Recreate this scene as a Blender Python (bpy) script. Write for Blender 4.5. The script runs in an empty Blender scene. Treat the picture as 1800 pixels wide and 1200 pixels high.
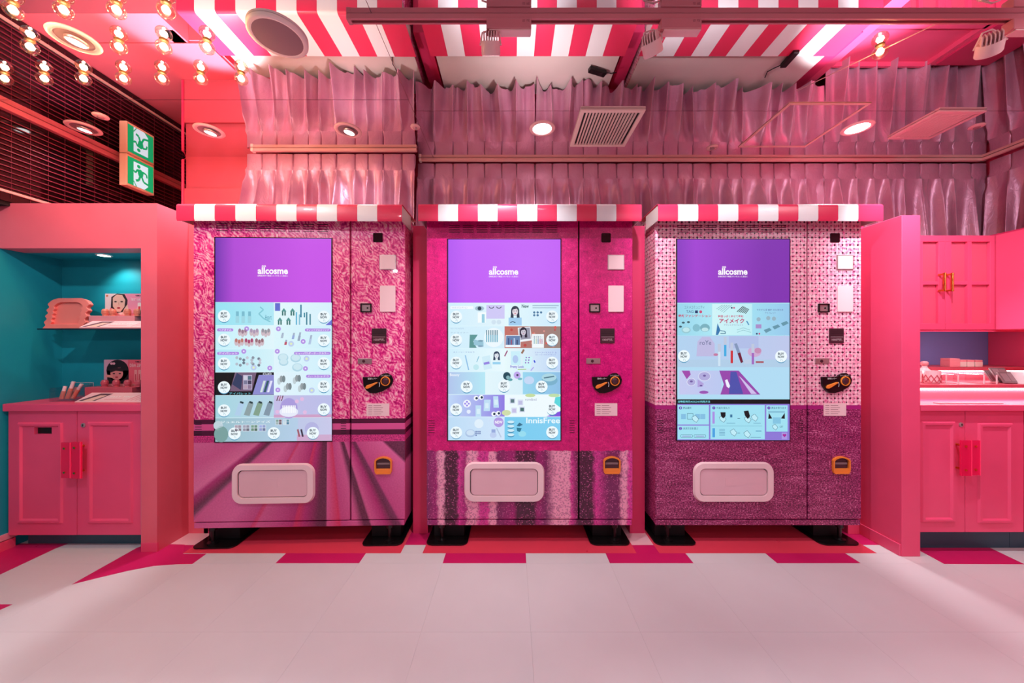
import bpy, math, random
from mathutils import Vector, Matrix
random.seed(7)
SC = bpy.context.scene
COL = SC.collection
PI = math.pi

# ------------------------------------------------------------------ camera, world, exposure
F = 620.0            # focal length in pixels of the 1800 px wide frame
HC = 1.12            # camera height
CEIL = 2.36          # mirrored ceiling height
cd = bpy.data.cameras.new('camera')
cd.sensor_width = 36.0
cd.lens = F / 1800.0 * 36.0
cd.clip_start = 0.02
cam = bpy.data.objects.new('camera', cd)
cam.location = (0, 0, HC)
cam.rotation_euler = (PI / 2, 0, 0)
COL.objects.link(cam)
SC.camera = cam
w = bpy.data.worlds.new('world')
w.use_nodes = True
w.node_tree.nodes['Background'].inputs[0].default_value = (0.9, 0.75, 0.8, 1)
w.node_tree.nodes['Background'].inputs[1].default_value = 0.02
SC.world = w
SC.view_settings.view_transform = 'Standard'
SC.view_settings.look = 'None'
SC.view_settings.gamma = 1.0
SC.view_settings.use_curve_mapping = False
SC.view_settings.exposure = 0.05

# lamp powers (the lamps themselves are built further down)
P_BULB = 1.75
P_DOWN = 10.5
P_TRACK = 46.0
P_REAR = 16.0
WARM = (1.0, 0.58, 0.31)
WHITE = (1.0, 0.93, 0.90)
COOL = (0.94, 0.96, 1.0)

# ------------------------------------------------------------------ helpers
def srgb(r, g, b):
    def c(v):
        v /= 255.0
        return v / 12.92 if v <= 0.04045 else ((v + 0.055) / 1.055) ** 2.4
    return (c(r), c(g), c(b), 1.0)

def W(px, py, d):
    """photo pixel -> world point on the plane y = d"""
    return ((px - 900) * d / F, d, HC + (600 - py) * d / F)
def FX(px, d):
    return (px - 900) * d / F
def FZ(py, d):
    return HC + (600 - py) * d / F
def floor_pt(px, py):
    d = F * HC / (py - 600.0)
    return ((px - 900) * d / F, d)
def ceil_pt(px, py):
    d = F * (CEIL - HC) / (600.0 - py)
    return ((px - 900) * d / F, d)

MATS = {}
def mat(name, col, rough=0.5, metal=0.0, emit=None, es=1.0, spec=0.5, trans=0.0, alpha=1.0, ior=1.45, coat=0.0):
    m = bpy.data.materials.new(name)
    m.use_nodes = True
    b = m.node_tree.nodes['Principled BSDF']
    b.inputs['Base Color'].default_value = col
    b.inputs['Roughness'].default_value = rough
    b.inputs['Metallic'].default_value = metal
    b.inputs['Specular IOR Level'].default_value = spec
    b.inputs['Transmission Weight'].default_value = trans
    b.inputs['Alpha'].default_value = alpha
    b.inputs['IOR'].default_value = ior
    b.inputs['Coat Weight'].default_value = coat
    if emit:
        b.inputs['Emission Color'].default_value = emit
        b.inputs['Emission Strength'].default_value = es
    MATS[name] = m
    return m

class NT:
    """tiny node-tree writer"""
    def __init__(s, m):
        s.m = m; s.t = m.node_tree; s.n = s.t.nodes; s.b = s.n['Principled BSDF']
    def new(s, typ, **kw):
        n = s.n.new(typ)
        for k, v in kw.items():
            setattr(n, k, v)
        return n
    def put(s, sock, v):
        if hasattr(v, 'links') or isinstance(v, bpy.types.NodeSocket):
            s.t.links.new(v, sock)
        else:
            sock.default_value = v
    def math(s, op, a, b=0.0, c=0.0):
        n = s.new('ShaderNodeMath', operation=op)
        s.put(n.inputs[0], a); s.put(n.inputs[1], b); s.put(n.inputs[2], c)
        return n.outputs[0]
    def coord(s):
        return s.new('ShaderNodeTexCoord').outputs['Object']
    def xyz(s, v):
        n = s.new('ShaderNodeSeparateXYZ'); s.put(n.inputs[0], v); return n.outputs
    def vec(s, x, y, z):
        n = s.new('ShaderNodeCombineXYZ')
        s.put(n.inputs[0], x); s.put(n.inputs[1], y); s.put(n.inputs[2], z)
        return n.outputs[0]
    def scale(s, v, sx, sy, sz):
        n = s.new('ShaderNodeVectorMath', operation='MULTIPLY')
        s.put(n.inputs[0], v); n.inputs[1].default_value = (sx, sy, sz)
        return n.outputs[0]
    def noise(s, v, sc, det=2.0, rough=0.5, dist=0.0):
        n = s.new('ShaderNodeTexNoise')
        s.put(n.inputs['Vector'], v)
        n.inputs['Scale'].default_value = sc; n.inputs['Detail'].default_value = det
        n.inputs['Roughness'].default_value = rough; n.inputs['Distortion'].default_value = dist
        return n.outputs['Fac']
    def voro(s, v, sc, feat='F1', out='Distance', rnd=1.0):
        n = s.new('ShaderNodeTexVoronoi', feature=feat)
        s.put(n.inputs['Vector'], v); n.inputs['Scale'].default_value = sc
        n.inputs['Randomness'].default_value = rnd
        return n.outputs[out]
    def ramp(s, f, stops, interp='LINEAR'):
        n = s.new('ShaderNodeValToRGB')
        r = n.color_ramp; r.interpolation = interp
        while len(r.elements) < len(stops):
            r.elements.new(0.5)
        for e, (p, c) in zip(r.elements, stops):
            e.position = p; e.color = c if len(c) == 4 else (*c, 1)
        s.put(n.inputs[0], f)
        return n.outputs[0]
    def mix(s, f, a, b, mode='MIX'):
        n = s.new('ShaderNodeMix', data_type='RGBA', blend_type=mode)
        s.put(n.inputs[0], f); s.put(n.inputs[6], a); s.put(n.inputs[7], b)
        return n.outputs[2]
    def base(s, v): s.put(s.b.inputs['Base Color'], v)
    def bump(s, h, strength=0.3, dist=0.005):
        n = s.new('ShaderNodeBump')
        n.inputs['Strength'].default_value = strength; n.inputs['Distance'].default_value = dist
        s.put(n.inputs['Height'], h)
        s.put(s.b.inputs['Normal'], n.outputs[0])
        return n

def painted(name, col, rough=0.4, amt=0.05, coat=0.0):
    m = mat(name, col, rough, coat=coat)
    t = NT(m); c = t.coord()
    n = t.noise(c, 3.0, 3)
    d = tuple(v * (1 - amt) for v in col[:3]) + (1,)
    l = tuple(min(1, v * (1 + amt)) for v in col[:3]) + (1,)
    t.base(t.ramp(n, [(0.3, d), (0.7, l)]))
    t.bump(t.noise(c, 180, 2), 0.04, 0.001)
    return m

class MB:
    def __init__(s):
        s.v = []; s.f = []; s.mi = []; s.cur = 0; s.col = []
    def add(s, vs, fs):
        o = len(s.v)
        s.v += [tuple(p) for p in vs]
        for f in fs:
            s.f.append(tuple(o + i for i in f)); s.mi.append(s.cur)
        return s
    def box(s, x0, x1, y0, y1, z0, z1):
        if x0 > x1: x0, x1 = x1, x0
        if y0 > y1: y0, y1 = y1, y0
        if z0 > z1: z0, z1 = z1, z0
        return s.add([(x0,y0,z0),(x1,y0,z0),(x1,y1,z0),(x0,y1,z0),(x0,y0,z1),(x1,y0,z1),(x1,y1,z1),(x0,y1,z1)],
              [(0,3,2,1),(4,5,6,7),(0,1,5,4),(1,2,6,5),(2,3,7,6),(3,0,4,7)])
    def prism_y(s, poly, y0, y1):
        """poly of (x, z), counter-clockwise seen from -y; front face at y0"""
        n = len(poly)
        vs = [(x, y0, z) for x, z in poly] + [(x, y1, z) for x, z in poly]
        fs = [tuple(range(n)), tuple(range(2*n-1, n-1, -1))]
        for i in range(n):
            j = (i+1) % n
            fs.append((i, i+n, j+n, j))
        return s.add(vs, fs)
    def prism_z(s, poly, z0, z1):
        n = len(poly)
        vs = [(x, y, z0) for x, y in poly] + [(x, y, z1) for x, y in poly]
        fs = [tuple(range(n-1, -1, -1)), tuple(range(n, 2*n))]
        for i in range(n):
            j = (i+1) % n
            fs.append((i, j, j+n, i+n))
        return s.add(vs, fs)
    def prism_x(s, poly, x0, x1):
        """poly of (y, z)"""
        n = len(poly)
        vs = [(x0, y, z) for y, z in poly] + [(x1, y, z) for y, z in poly]
        fs = [tuple(range(n-1, -1, -1)), tuple(range(n, 2*n))]
        for i in range(n):
            j = (i+1) % n
            fs.append((i, j, j+n, i+n))
        return s.add(vs, fs)
    def ring_y(s, outer, inner, y0, y1):
        """frame between two (x, z) outlines of the same length"""
        n = len(outer)
        vs = [(x, y0, z) for x, z in outer] + [(x, y0, z) for x, z in inner] + [(x, y1, z) for x, z in outer] + [(x, y1, z) for x, z in inner]
        fs = []
        for i in range(n):
            j = (i+1) % n
            fs += [(i, j, n+j, n+i), (2*n+i, 3*n+i, 3*n+j, 2*n+j), (i, 2*n+i, 2*n+j, j), (n+i, n+j, 3*n+j, 3*n+i)]
        return s.add(vs, fs)
    def cyl(s, p0, p1, r0, r1=None, n=16, caps=True):
        r1 = r0 if r1 is None else r1
        p0 = Vector(p0); p1 = Vector(p1); ax = (p1 - p0).normalized()
        a = ax.orthogonal().normalized(); b = ax.cross(a)
        vs = []
        for p, r in ((p0, r0), (p1, r1)):
            for i in range(n):
                t = 2*PI*i/n
                vs.append(p + a*math.cos(t)*r + b*math.sin(t)*r)
        fs = [(i, (i+1) % n, (i+1) % n+n, i+n) for i in range(n)]
        if caps:
            fs += [tuple(range(n-1, -1, -1)), tuple(range(n, 2*n))]
        return s.add(vs, fs)
    def lathe(s, c, prof, n=24, axis='z', cap0=False, cap1=False):
        """prof: list of (r, h) along the axis from centre c"""
        vs = []
        for r, h in prof:
            for i in range(n):
                t = 2*PI*i/n
                x, y = r*math.cos(t), r*math.sin(t)
                if axis == 'z': vs.append((c[0]+x, c[1]+y, c[2]+h))
                elif axis == 'y': vs.append((c[0]+x, c[1]+h, c[2]+y))
                else: vs.append((c[0]+h, c[1]+x, c[2]+y))
        fs = []
        for k in range(len(prof)-1):
            for i in range(n):
                j = (i+1) % n
                fs.append((k*n+i, k*n+j, (k+1)*n+j, (k+1)*n+i))
        if cap0: fs.append(tuple(range(n-1, -1, -1)))
        if cap1: fs.append(tuple(range((len(prof)-1)*n, len(prof)*n)))
        return s.add(vs, fs)
    def tube(s, pts, r, n=6):
        pts = [Vector(p) for p in pts]
        vs = []; m = len(pts)
        up = Vector((0.13, 0.31, 0.94))
        for k, p in enumerate(pts):
            t = (pts[min(k+1, m-1)] - pts[max(k-1, 0)]).normalized()
            a = t.cross(up)
            if a.length < 1e-4: a = t.orthogonal()
            a.normalize(); b = t.cross(a)
            for i in range(n):
                q = 2*PI*i/n
                vs.append(p + a*math.cos(q)*r + b*math.sin(q)*r)
        fs = []
        for k in range(m-1):
            for i in range(n):
                j = (i+1) % n
                fs.append((k*n+i, k*n+j, (k+1)*n+j, (k+1)*n+i))
        fs += [tuple(range(n-1, -1, -1)), tuple(range((m-1)*n, m*n))]
        return s.add(vs, fs)
    def xform(s, M):
        s.v = [tuple(M @ Vector(p)) for p in s.v]
        return s
    def build(s, name, mats, parent=None, bevel=0.0, smooth=False, seg=2, local=False):
        me = bpy.data.meshes.new(name)
        off = Vector((0, 0, 0))
        if parent is not None and not local:
            p = parent
            while p is not None:
                off += p.location; p = p.parent
        me.from_pydata([tuple(Vector(p) - off) for p in s.v], [], s.f)
        if not isinstance(mats, (list, tuple)): mats = [mats]
        for m in mats:
            me.materials.append(MATS[m] if isinstance(m, str) else m)
        me.polygons.foreach_set('material_index', s.mi)
        if s.col:
            ca = me.color_attributes.new('print', 'FLOAT_COLOR', 'POINT')
            for i, c in enumerate(s.col):
                ca.data[i].color = c
        if smooth:
            me.polygons.foreach_set('use_smooth', [True]*len(me.polygons))
        me.update()
        o = bpy.data.objects.new(name, me)
        COL.objects.link(o)
        if parent is not None: o.parent = parent
        if bevel > 0:
            b = o.modifiers.new('bevel', 'BEVEL'); b.width = bevel; b.segments = seg; b.limit_method = 'ANGLE'
            b.angle_limit = math.radians(40)
        if smooth and bevel == 0:
            pass
        return o

def tag(o, label, cat, group=None):
    o['label'] = label; o['category'] = cat
    if group: o['group'] = group
    return o
def thing(name, label, cat, loc=(0, 0, 0), group=None):
    o = bpy.data.objects.new(name, None)
    o.empty_display_size = 0.05
    COL.objects.link(o); o.location = loc
    return tag(o, label, cat, group)
def struct(o, label=None):
    o['kind'] = 'structure'
    if label: o['label'] = label
    return o
def rrect(x0, x1, z0, z1, r, n=5):
    pts = []
    for cx, cz, a0 in ((x1-r, z0+r, -PI/2), (x1-r, z1-r, 0), (x0+r, z1-r, PI/2), (x0+r, z0+r, PI)):
        for i in range(n+1):
            a = a0 + PI/2*i/n
            pts.append((cx + r*math.cos(a), cz + r*math.sin(a)))
    return pts
def disc(cx, cz, r, n=24, rz=None):
    rz = r if rz is None else rz
    return [(cx + r*math.cos(2*PI*i/n), cz + rz*math.sin(2*PI*i/n)) for i in range(n)]

_TXT = {}
def text_mesh(body, bold=0.0):
    key = (body, bold)
    if key in _TXT: return _TXT[key]
    cu = bpy.data.curves.new('lettering', 'FONT')
    cu.body = body; cu.size = 1.0; cu.resolution_u = 3; cu.offset = bold
    o = bpy.data.objects.new('lettering', cu)
    COL.objects.link(o)
    bpy.context.view_layer.update()
    dg = bpy.context.evaluated_depsgraph_get()
    me = o.evaluated_get(dg).to_mesh()
    vs = [(v.co.x, v.co.y) for v in me.vertices]
    fs = [tuple(p.vertices) for p in me.polygons]
    o.evaluated_get(dg).to_mesh_clear()
    bpy.data.objects.remove(o); bpy.data.curves.remove(cu)
    _TXT[key] = (vs, fs)
    return vs, fs

class Art(MB):
    """flat print: coloured shapes in layers on a plane. P maps print coordinates (u, v) to a point on the
    plane, nrm is the plane's outward normal; every layer stands a hair proud of the last"""
    def __init__(s, P, nrm, step=0.00012, base=0.0):
        super().__init__(); s.P = P; s.nr = Vector(nrm); s.step = step; s.b0 = base
    def _pt(s, u, v, L):
        return Vector(s.P(u, v)) + s.nr * (s.b0 + s.step * L)
    def poly(s, pts, c, L=1, cols=None):
        vs = [s._pt(u, v, L) for u, v in pts]
        n = len(vs)
        nn = Vector((0, 0, 0))
        for i in range(n):
            a = vs[i]; b = vs[(i+1) % n]
            nn += Vector(((a.y-b.y)*(a.z+b.z), (a.z-b.z)*(a.x+b.x), (a.x-b.x)*(a.y+b.y)))
        f = list(range(n))
        if nn.dot(s.nr) < 0: f.reverse()
        s.add(vs, [tuple(f)])
        s.col += cols if cols else [c]*n
    def rect(s, u0, v0, u1, v1, c, L=1):
        s.poly([(u0, v0), (u1, v0), (u1, v1), (u0, v1)], c, L)
    def hgrad(s, u0, v0, u1, v1, cl, cr, L=1):
        s.poly([(u0, v0), (u1, v0), (u1, v1), (u0, v1)], cl, L, [cl, cr, cr, cl])
    def vgrad(s, u0, v0, u1, v1, ct, cb, L=1):
        s.poly([(u0, v0), (u1, v0), (u1, v1), (u0, v1)], ct, L, [ct, ct, cb, cb])
    def rr(s, u0, v0, u1, v1, r, c, L=1):
        s.poly(rrect(min(u0,u1), max(u0,u1), min(v0,v1), max(v0,v1), r, 3), c, L)
    def disc(s, u, v, r, c, L=1, rv=None, n=20):
        s.poly(disc(u, v, r, n, rv), c, L)
    def line(s, pts, wd, c, L=1):
        for (a, b), (p, q) in zip(pts[:-1], pts[1:]):
            dx, dy = p-a, q-b; l = math.hypot(dx, dy) or 1
            nx, ny = -dy/l*wd/2, dx/l*wd/2
            s.poly([(a+nx, b+ny), (p+nx, q+ny), (p-nx, q-ny), (a-nx, b-ny)], c, L)
    def text(s, body, u0, v0, u1, v1, c, L=2, bold=0.0, keep=False):
        """fit body into the box; v runs the way P wants (v0 = top edge, v1 = bottom edge)"""
        vs, fs = text_mesh(body, bold)
        if not vs: return
        xs = [p[0] for p in vs]; ys = [p[1] for p in vs]
        x0, x1, y0, y1 = min(xs), max(xs), min(ys), max(ys)
        o = len(s.v)
        for x, y in vs:
            u = u0 + (x-x0)/(x1-x0)*(u1-u0)
            v = v1 + (y-y0)/(y1-y0)*(v0-v1)
            s.v.append(tuple(s._pt(u, v, L)))
        a, b, c_ = (Vector(s.v[o+i]) for i in fs[0][:3])
        flip = (b-a).cross(c_-a).dot(s.nr) < 0
        for f in fs:
            g = tuple(o+i for i in f)
            s.f.append(tuple(reversed(g)) if flip else g); s.mi.append(0)
        s.col += [c]*len(vs)

def glow_print(name, strength):
    m = mat(name, (0.02, 0.02, 0.02, 1), 0.25, spec=0.08)
    t = NT(m)
    a = t.new('ShaderNodeVertexColor', layer_name='print')
    t.put(t.b.inputs['Emission Color'], a.outputs[0])
    t.b.inputs['Emission Strength'].default_value = strength
    return m
def paper_print(name, rough=0.5):
    m = mat(name, (1, 1, 1, 1), rough)
    t = NT(m)
    a = t.new('ShaderNodeVertexColor', layer_name='print')
    t.base(a.outputs[0])
    return m

def lamp(name, typ, loc, power, col, parent=None, size=0.03, aim=None, angle=1.6, blend=0.4, spread=None):
    l = bpy.data.lights.new(name, typ)
    l.energy = power; l.color = col
    if typ == 'SPOT':
        l.spot_size = angle; l.spot_blend = blend; l.shadow_soft_size = size
    elif typ == 'POINT':
        l.shadow_soft_size = size
    elif typ == 'AREA':
        l.shape = 'DISK'; l.size = size
        if spread: l.spread = spread
    o = bpy.data.objects.new(name, l)
    COL.objects.link(o)
    off = Vector((0, 0, 0))
    p = parent
    while p is not None:
        off += p.location; p = p.parent
    o.location = Vector(loc) - off
    if parent: o.parent = parent
    d = Vector(aim) - Vector(loc) if aim else Vector((0, 0, -1))
    o.rotation_euler = d.to_track_quat('-Z', 'Y').to_euler()
    return o

# ------------------------------------------------------------------ materials
PINK = srgb(242, 78, 122)
painted('pink_paint', PINK, 0.42)
painted('pink_deep', srgb(216, 50, 100), 0.42)
painted('coral_paint', srgb(200, 80, 98), 0.42)
painted('pink_warm_lit', srgb(236, 102, 122), 0.42)  # the doors' pink with the bulbs' warm light put into the colour
painted('pale_pink', srgb(235, 150, 170), 0.5)
painted('teal_paint', srgb(22, 152, 168), 0.5)
painted('blue_paint', srgb(122, 132, 202), 0.5)
painted('toe_teal', srgb(44, 84, 100), 0.5)
painted('white_metal', srgb(212, 194, 192), 0.45)
painted('lamp_pink', srgb(236, 190, 190), 0.4)
painted('cream_plastic', srgb(240, 222, 214), 0.4)
painted('blush_plastic', srgb(244, 206, 212), 0.35)
painted('blush_plastic_dark', srgb(230, 182, 194), 0.35)
mat('black_plastic', srgb(18, 12, 14), 0.25)
mat('gap_black', srgb(14, 6, 10), 0.6)
mat('dark_brown', srgb(72, 34, 46), 0.3)
mat('dark_glass', srgb(20, 8, 12), 0.06, spec=0.9)
mat('orange_plastic', srgb(238, 130, 48), 0.35)
mat('silver', srgb(190, 160, 165), 0.3, 0.7)
mat('gold', srgb(224, 168, 84), 0.22, 1.0)
mat('navy_glass', srgb(24, 30, 52), 0.08, spec=0.8)
mat('mesh_grey', srgb(150, 118, 124), 0.7)
mat('slat_red', srgb(122, 34, 56), 0.45)
mat('rail_pink', srgb(225, 170, 165), 0.35)
mat('trim_pink', srgb(206, 104, 116), 0.4)
mat('track_pink', srgb(205, 118, 128), 0.35)
mat('acrylic_edge', srgb(255, 235, 238), 0.15, alpha=0.75)
m = mat('pink_acrylic', srgb(250, 16, 86), 0.06, alpha=0.72, spec=0.8)
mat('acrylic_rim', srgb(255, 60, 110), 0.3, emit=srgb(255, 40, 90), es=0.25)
mat('lens_white', (1, 1, 1, 1), 0.4, emit=(1.0, 0.97, 0.95, 1), es=9.0)
mat('lens_soft', (1, 1, 1, 1), 0.4, emit=(1.0, 0.97, 0.95, 1), es=2.2)
mat('led_strip', (1, 1, 1, 1), 0.4, emit=(1.0, 0.93, 0.92, 1), es=5.0)
mat('filament', (1, 1, 1, 1), 0.4, emit=(1.0, 0.84, 0.66, 1), es=7.0)
def clear(name, tint, refl=0.10, rough=0.03):
    m = bpy.data.materials.new(name); m.use_nodes = True
    nt = m.node_tree; nt.nodes.clear()
    o = nt.nodes.new('ShaderNodeOutputMaterial'); mx = nt.nodes.new('ShaderNodeMixShader')
    tr = nt.nodes.new('ShaderNodeBsdfTransparent'); gl = nt.nodes.new('ShaderNodeBsdfGlossy'); lw = nt.nodes.new('ShaderNodeLayerWeight')
    lw.inputs[0].default_value = refl
    mu = nt.nodes.new('ShaderNodeMath'); mu.operation = 'MULTIPLY'; mu.inputs[1].default_value = 0.45
    tr.inputs[0].default_value = tint; gl.inputs[0].default_value = (1, 1, 1, 1); gl.inputs[1].default_value = rough
    nt.links.new(lw.outputs['Facing'], mu.inputs[0]); nt.links.new(mu.outputs[0], mx.inputs[0]); nt.links.new(tr.outputs[0], mx.inputs[1]); nt.links.new(gl.outputs[0], mx.inputs[2]); nt.links.new(mx.outputs[0], o.inputs[0])
    MATS[name] = m
clear('acrylic', (0.97, 0.90, 0.92, 1), 0.25)
mat('glass_pane', srgb(226, 84, 116), 0.08, spec=0.6)
clear('bulb_glass', (1.0, 0.90, 0.74, 1), 0.6)
mat('brass', srgb(200, 150, 100), 0.3, 0.9)
mat('stripe_white', srgb(240, 236, 240), 0.32, coat=0.25)
mat('stripe_red', srgb(226, 52, 92), 0.32, coat=0.25)
mat('rose_plastic', srgb(246, 128, 120), 0.4)
mat('skin_tube', srgb(226, 130, 110), 0.3)
mat('pink_box', srgb(240, 150, 160), 0.5)
mat('sign_case', srgb(244, 196, 168), 0.45)
mat('grey_compact', srgb(128, 100, 104), 0.25)
paper_print('paper')
glow_print('screen_glow', 0.96)
glow_print('sign_glow', 0.92)

m = mat('mirror', (0.86, 0.82, 0.84, 1), 0.0, 1.0)
m = mat('mirror_trim', srgb(230, 170, 180), 0.3, 0.4)

# floor vinyl
def vinyl(name, col, rough=0.28):
    m = mat(name, col, rough)
    t = NT(m); c = t.coord()
    d = tuple(v*0.93 for v in col[:3]) + (1,)
    t.base(t.ramp(t.noise(c, 1.7, 4, 0.6), [(0.35, d), (0.65, col)]))
    r = t.ramp(t.noise(c, 7, 4), [(0.3, (rough*0.8,)*3), (0.7, (rough*1.25,)*3)])
    t.put(t.b.inputs['Roughness'], r)
    return m
vinyl('vinyl_white', srgb(218, 207, 210), 0.36)
vinyl('vinyl_magenta', srgb(206, 26, 96), 0.34)
vinyl('vinyl_red', srgb(226, 62, 86), 0.34)
vinyl('vinyl_pale', srgb(236, 176, 186), 0.34)

# satin
m = mat('satin', srgb(200, 136, 164), 0.36, metal=0.35)
m.node_tree.nodes['Principled BSDF'].inputs['Sheen Weight'].default_value = 0.3
t = NT(m); c = t.coord()
t.base(t.ramp(t.noise(c, 6, 3), [(0.3, srgb(190, 122, 154)), (0.7, srgb(208, 146, 172))]))
wr = t.noise(t.scale(c, 1, 1, 0.6), 26, 4, 0.6, 1.2)
t.bump(wr, 0.5, 0.006)

# machine wraps ------------------------------------------------------
Z = lambda py: HC + (600 - py) * 0.00315     # height of a photo row on the machine fronts
def step(t, v, edge):                        # 1 where v > edge
    return t.math('GREATER_THAN', v, edge)

# 1: loop yarn, satin bands, pleated cloth
m = mat('wrap_yarn', PINK, 0.35, coat=0.2)
t = NT(m); c = t.coord(); X, Y, ZZ = t.xyz(c)
cc = t.vec(t.math('ADD', X, Y), 0.0, ZZ)
dn = t.new('ShaderNodeTexNoise'); t.put(dn.inputs['Vector'], cc); dn.inputs['Scale'].default_value = 12; dn.inputs['Detail'].default_value = 1.5
dsp = t.new('ShaderNodeVectorMath', operation='MULTIPLY_ADD')
t.put(dsp.inputs[0], dn.outputs['Color']); dsp.inputs[1].default_value = (0.14, 0, 0.10); t.put(dsp.inputs[2], cc)
wv = t.new('ShaderNodeTexWave', wave_type='BANDS', bands_direction='DIAGONAL')
t.put(wv.inputs['Vector'], dsp.outputs[0]); wv.inputs['Scale'].default_value = 24; wv.inputs['Distortion'].default_value = 3.0
wv.inputs['Detail'].default_value = 2; wv.inputs['Detail Scale'].default_value = 2.5
hole = t.noise(t.scale(cc, 1.25, 1, 0.8), 36, 2.5, 0.62, 1.3)
fac = t.math('ADD', t.math('ADD', t.math('MULTIPLY', wv.outputs['Fac'], 0.15), t.math('MULTIPLY', hole, 0.72)), t.math('MULTIPLY', t.noise(cc, 95, 2, 0.6, 1.0), 0.26))
yarn = t.ramp(fac, [(0.36, srgb(150, 0, 84)), (0.47, srgb(216, 20, 126)), (0.56, srgb(238, 84, 150)), (0.67, srgb(250, 164, 188)), (0.82, srgb(255, 224, 222))])
fine = t.ramp(t.noise(cc, 160, 2), [(0.35, srgb(150, 10, 90)), (0.65, srgb(235, 70, 150))])
# pleats radiate from a point behind the screen
ang = t.math('ARCTAN2', t.math('SUBTRACT', X, 0.147), t.math('SUBTRACT', Z(684), ZZ))
angn = t.math('ADD', t.math('MULTIPLY', ang, 1/3.2), 0.5)
A = lambda deg: 0.5 + math.radians(deg)/3.2
pink1, pink2, mag, dk, rd = srgb(214, 92, 150), srgb(196, 66, 132), srgb(176, 20, 110), srgb(70, 8, 44), srgb(214, 30, 84)
cloth = t.ramp(angn, [(A(-75), srgb(226, 120, 170)), (A(-60), pink1), (A(-52), srgb(228, 120, 170)), (A(-51), mag), (A(-47.5), dk), (A(-46.5), srgb(110, 60, 90)), (A(-45.5), pink1), (A(-36), srgb(224, 104, 164)), (A(-29), pink2), (A(-28.4), rd), (A(-27), pink1),
     (A(-20), pink2), (A(-14), mag), (A(-13.4), rd), (A(-10), mag), (A(-4), dk), (A(-0.6), dk), (A(0), pink1), (A(5), rd), (A(6), pink2), (A(12), pink1), (A(15), dk), (A(17.5), dk), (A(18), pink1), (A(23), mag), (A(26), dk), (A(28), srgb(110, 30, 80)), (A(28.8), pink2), (A(40), pink1), (A(46), srgb(224, 104, 164)), (A(47), dk), (A(58), srgb(96, 40, 70))])
cloth = t.mix(0.14, cloth, t.ramp(t.noise(cc, 120, 2), [(0.3, srgb(150, 30, 100)), (0.7, srgb(240, 120, 180))]))
lines = cloth
for py, colr in ((775, fine), (763, srgb(84, 4, 52)), (754, srgb(222, 84, 150)), (743, srgb(84, 4, 52)), (735, yarn)):
    lines = t.mix(step(t, ZZ, Z(py)), lines, colr)
t.base(lines)
t.bump(t.math('MULTIPLY', fac, step(t, ZZ, Z(735))), 0.25, 0.004)

# 2: magenta felt over glitter columns
m = mat('wrap_felt', PINK, 0.35, coat=0.2)
t = NT(m); c = t.coord(); X, Y, ZZ = t.xyz(c)
cc = t.vec(t.math('ADD', X, Y), 0.0, ZZ)
felt = t.ramp(t.math('ADD', t.math('MULTIPLY', t.noise(cc, 130, 3, 0.7, 1.5), 0.7), t.math('MULTIPLY', t.noise(cc, 24, 2), 0.3)),
      [(0.30, srgb(120, 0, 76)), (0.45, srgb(196, 0, 106)), (0.6, srgb(226, 16, 126)), (0.72, srgb(250, 130, 180))])
warp = t.math('ADD', t.math('ADD', X, Y), t.math('MULTIPLY', t.math('SUBTRACT', t.noise(cc, 30, 3), 0.5), 0.05))
xn = t.math('DIVIDE', t.math('ADD', warp, 0.575), 1.15)
d1, d2, d3, lt, mid = srgb(70, 18, 48), srgb(122, 34, 92), srgb(164, 24, 112), srgb(240, 160, 190), srgb(218, 52, 150)
cols = t.ramp(xn, [(0.0, d2), (0.05, d3), (0.065, lt), (0.085, lt), (0.095, d1), (0.15, d1), (0.16, mid), (0.19, d3), (0.20, lt), (0.24, lt), (0.26, mid), (0.30, mid), (0.31, lt), (0.335, lt), (0.345, d2),
     (0.42, d3), (0.44, d1), (0.52, d1), (0.54, d3), (0.58, d2), (0.62, lt), (0.69, lt), (0.70, mid), (0.735, d1), (0.80, d1), (0.82, mid), (0.88, d2), (0.93, d2), (0.945, lt), (0.965, lt), (0.98, mid)][:32])
vo = t.voro(cc, 150, 'F1', 'Distance')
sp = t.voro(cc, 150, 'F1', 'Color')
spx = t.xyz(sp)
spark = t.math('MULTIPLY', step(t, spx[0], 0.72), t.math('LESS_THAN', vo, 0.42))
dark = t.math('MULTIPLY', t.math('LESS_THAN', spx[1], 0.3), 0.45)
gl = t.mix(dark, cols, srgb(110, 14, 80))
gl = t.mix(t.math('MULTIPLY', spark, 0.55), gl, srgb(236, 120, 180))
edge = t.math('ADD', ZZ, t.math('MULTIPLY', t.noise(cc, 40, 2), 0.02))
t.base(t.mix(step(t, edge, Z(792) + 0.01), gl, felt))
t.bump(t.noise(cc, 130, 3, 0.7, 1.5), 0.1, 0.002)

# 3: basket weave over heather knit
m = mat('wrap_weave', PINK, 0.38, coat=0.15)
t = NT(m); c = t.coord(); X, Y, ZZ = t.xyz(c)
cc = t.vec(t.math('ADD', X, Y), 0.0, ZZ)
wob = t.math('MULTIPLY', t.math('SUBTRACT', t.noise(cc, 22, 2), 0.5), 0.010)
px_ = t.math('ADD', t.math('ADD', X, Y), wob)
pz_ = t.math('ADD', ZZ, t.math('MULTIPLY', t.math('SUBTRACT', t.noise(cc, 27, 2), 0.5), 0.008))
row = t.math('FLOOR', t.math('DIVIDE', pz_, 0.0222))
fx = t.math('PINGPONG', t.math('ADD', t.math('DIVIDE', px_, 0.0424), t.math('MULTIPLY', t.math('MODULO', row, 2.0), 0.0)), 0.5)
fz = t.math('PINGPONG', t.math('DIVIDE', pz_, 0.0424), 0.5)
fx2 = t.math('PINGPONG', t.math('ADD', t.math('DIVIDE', px_, 0.0424), 0.5), 0.5)
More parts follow.
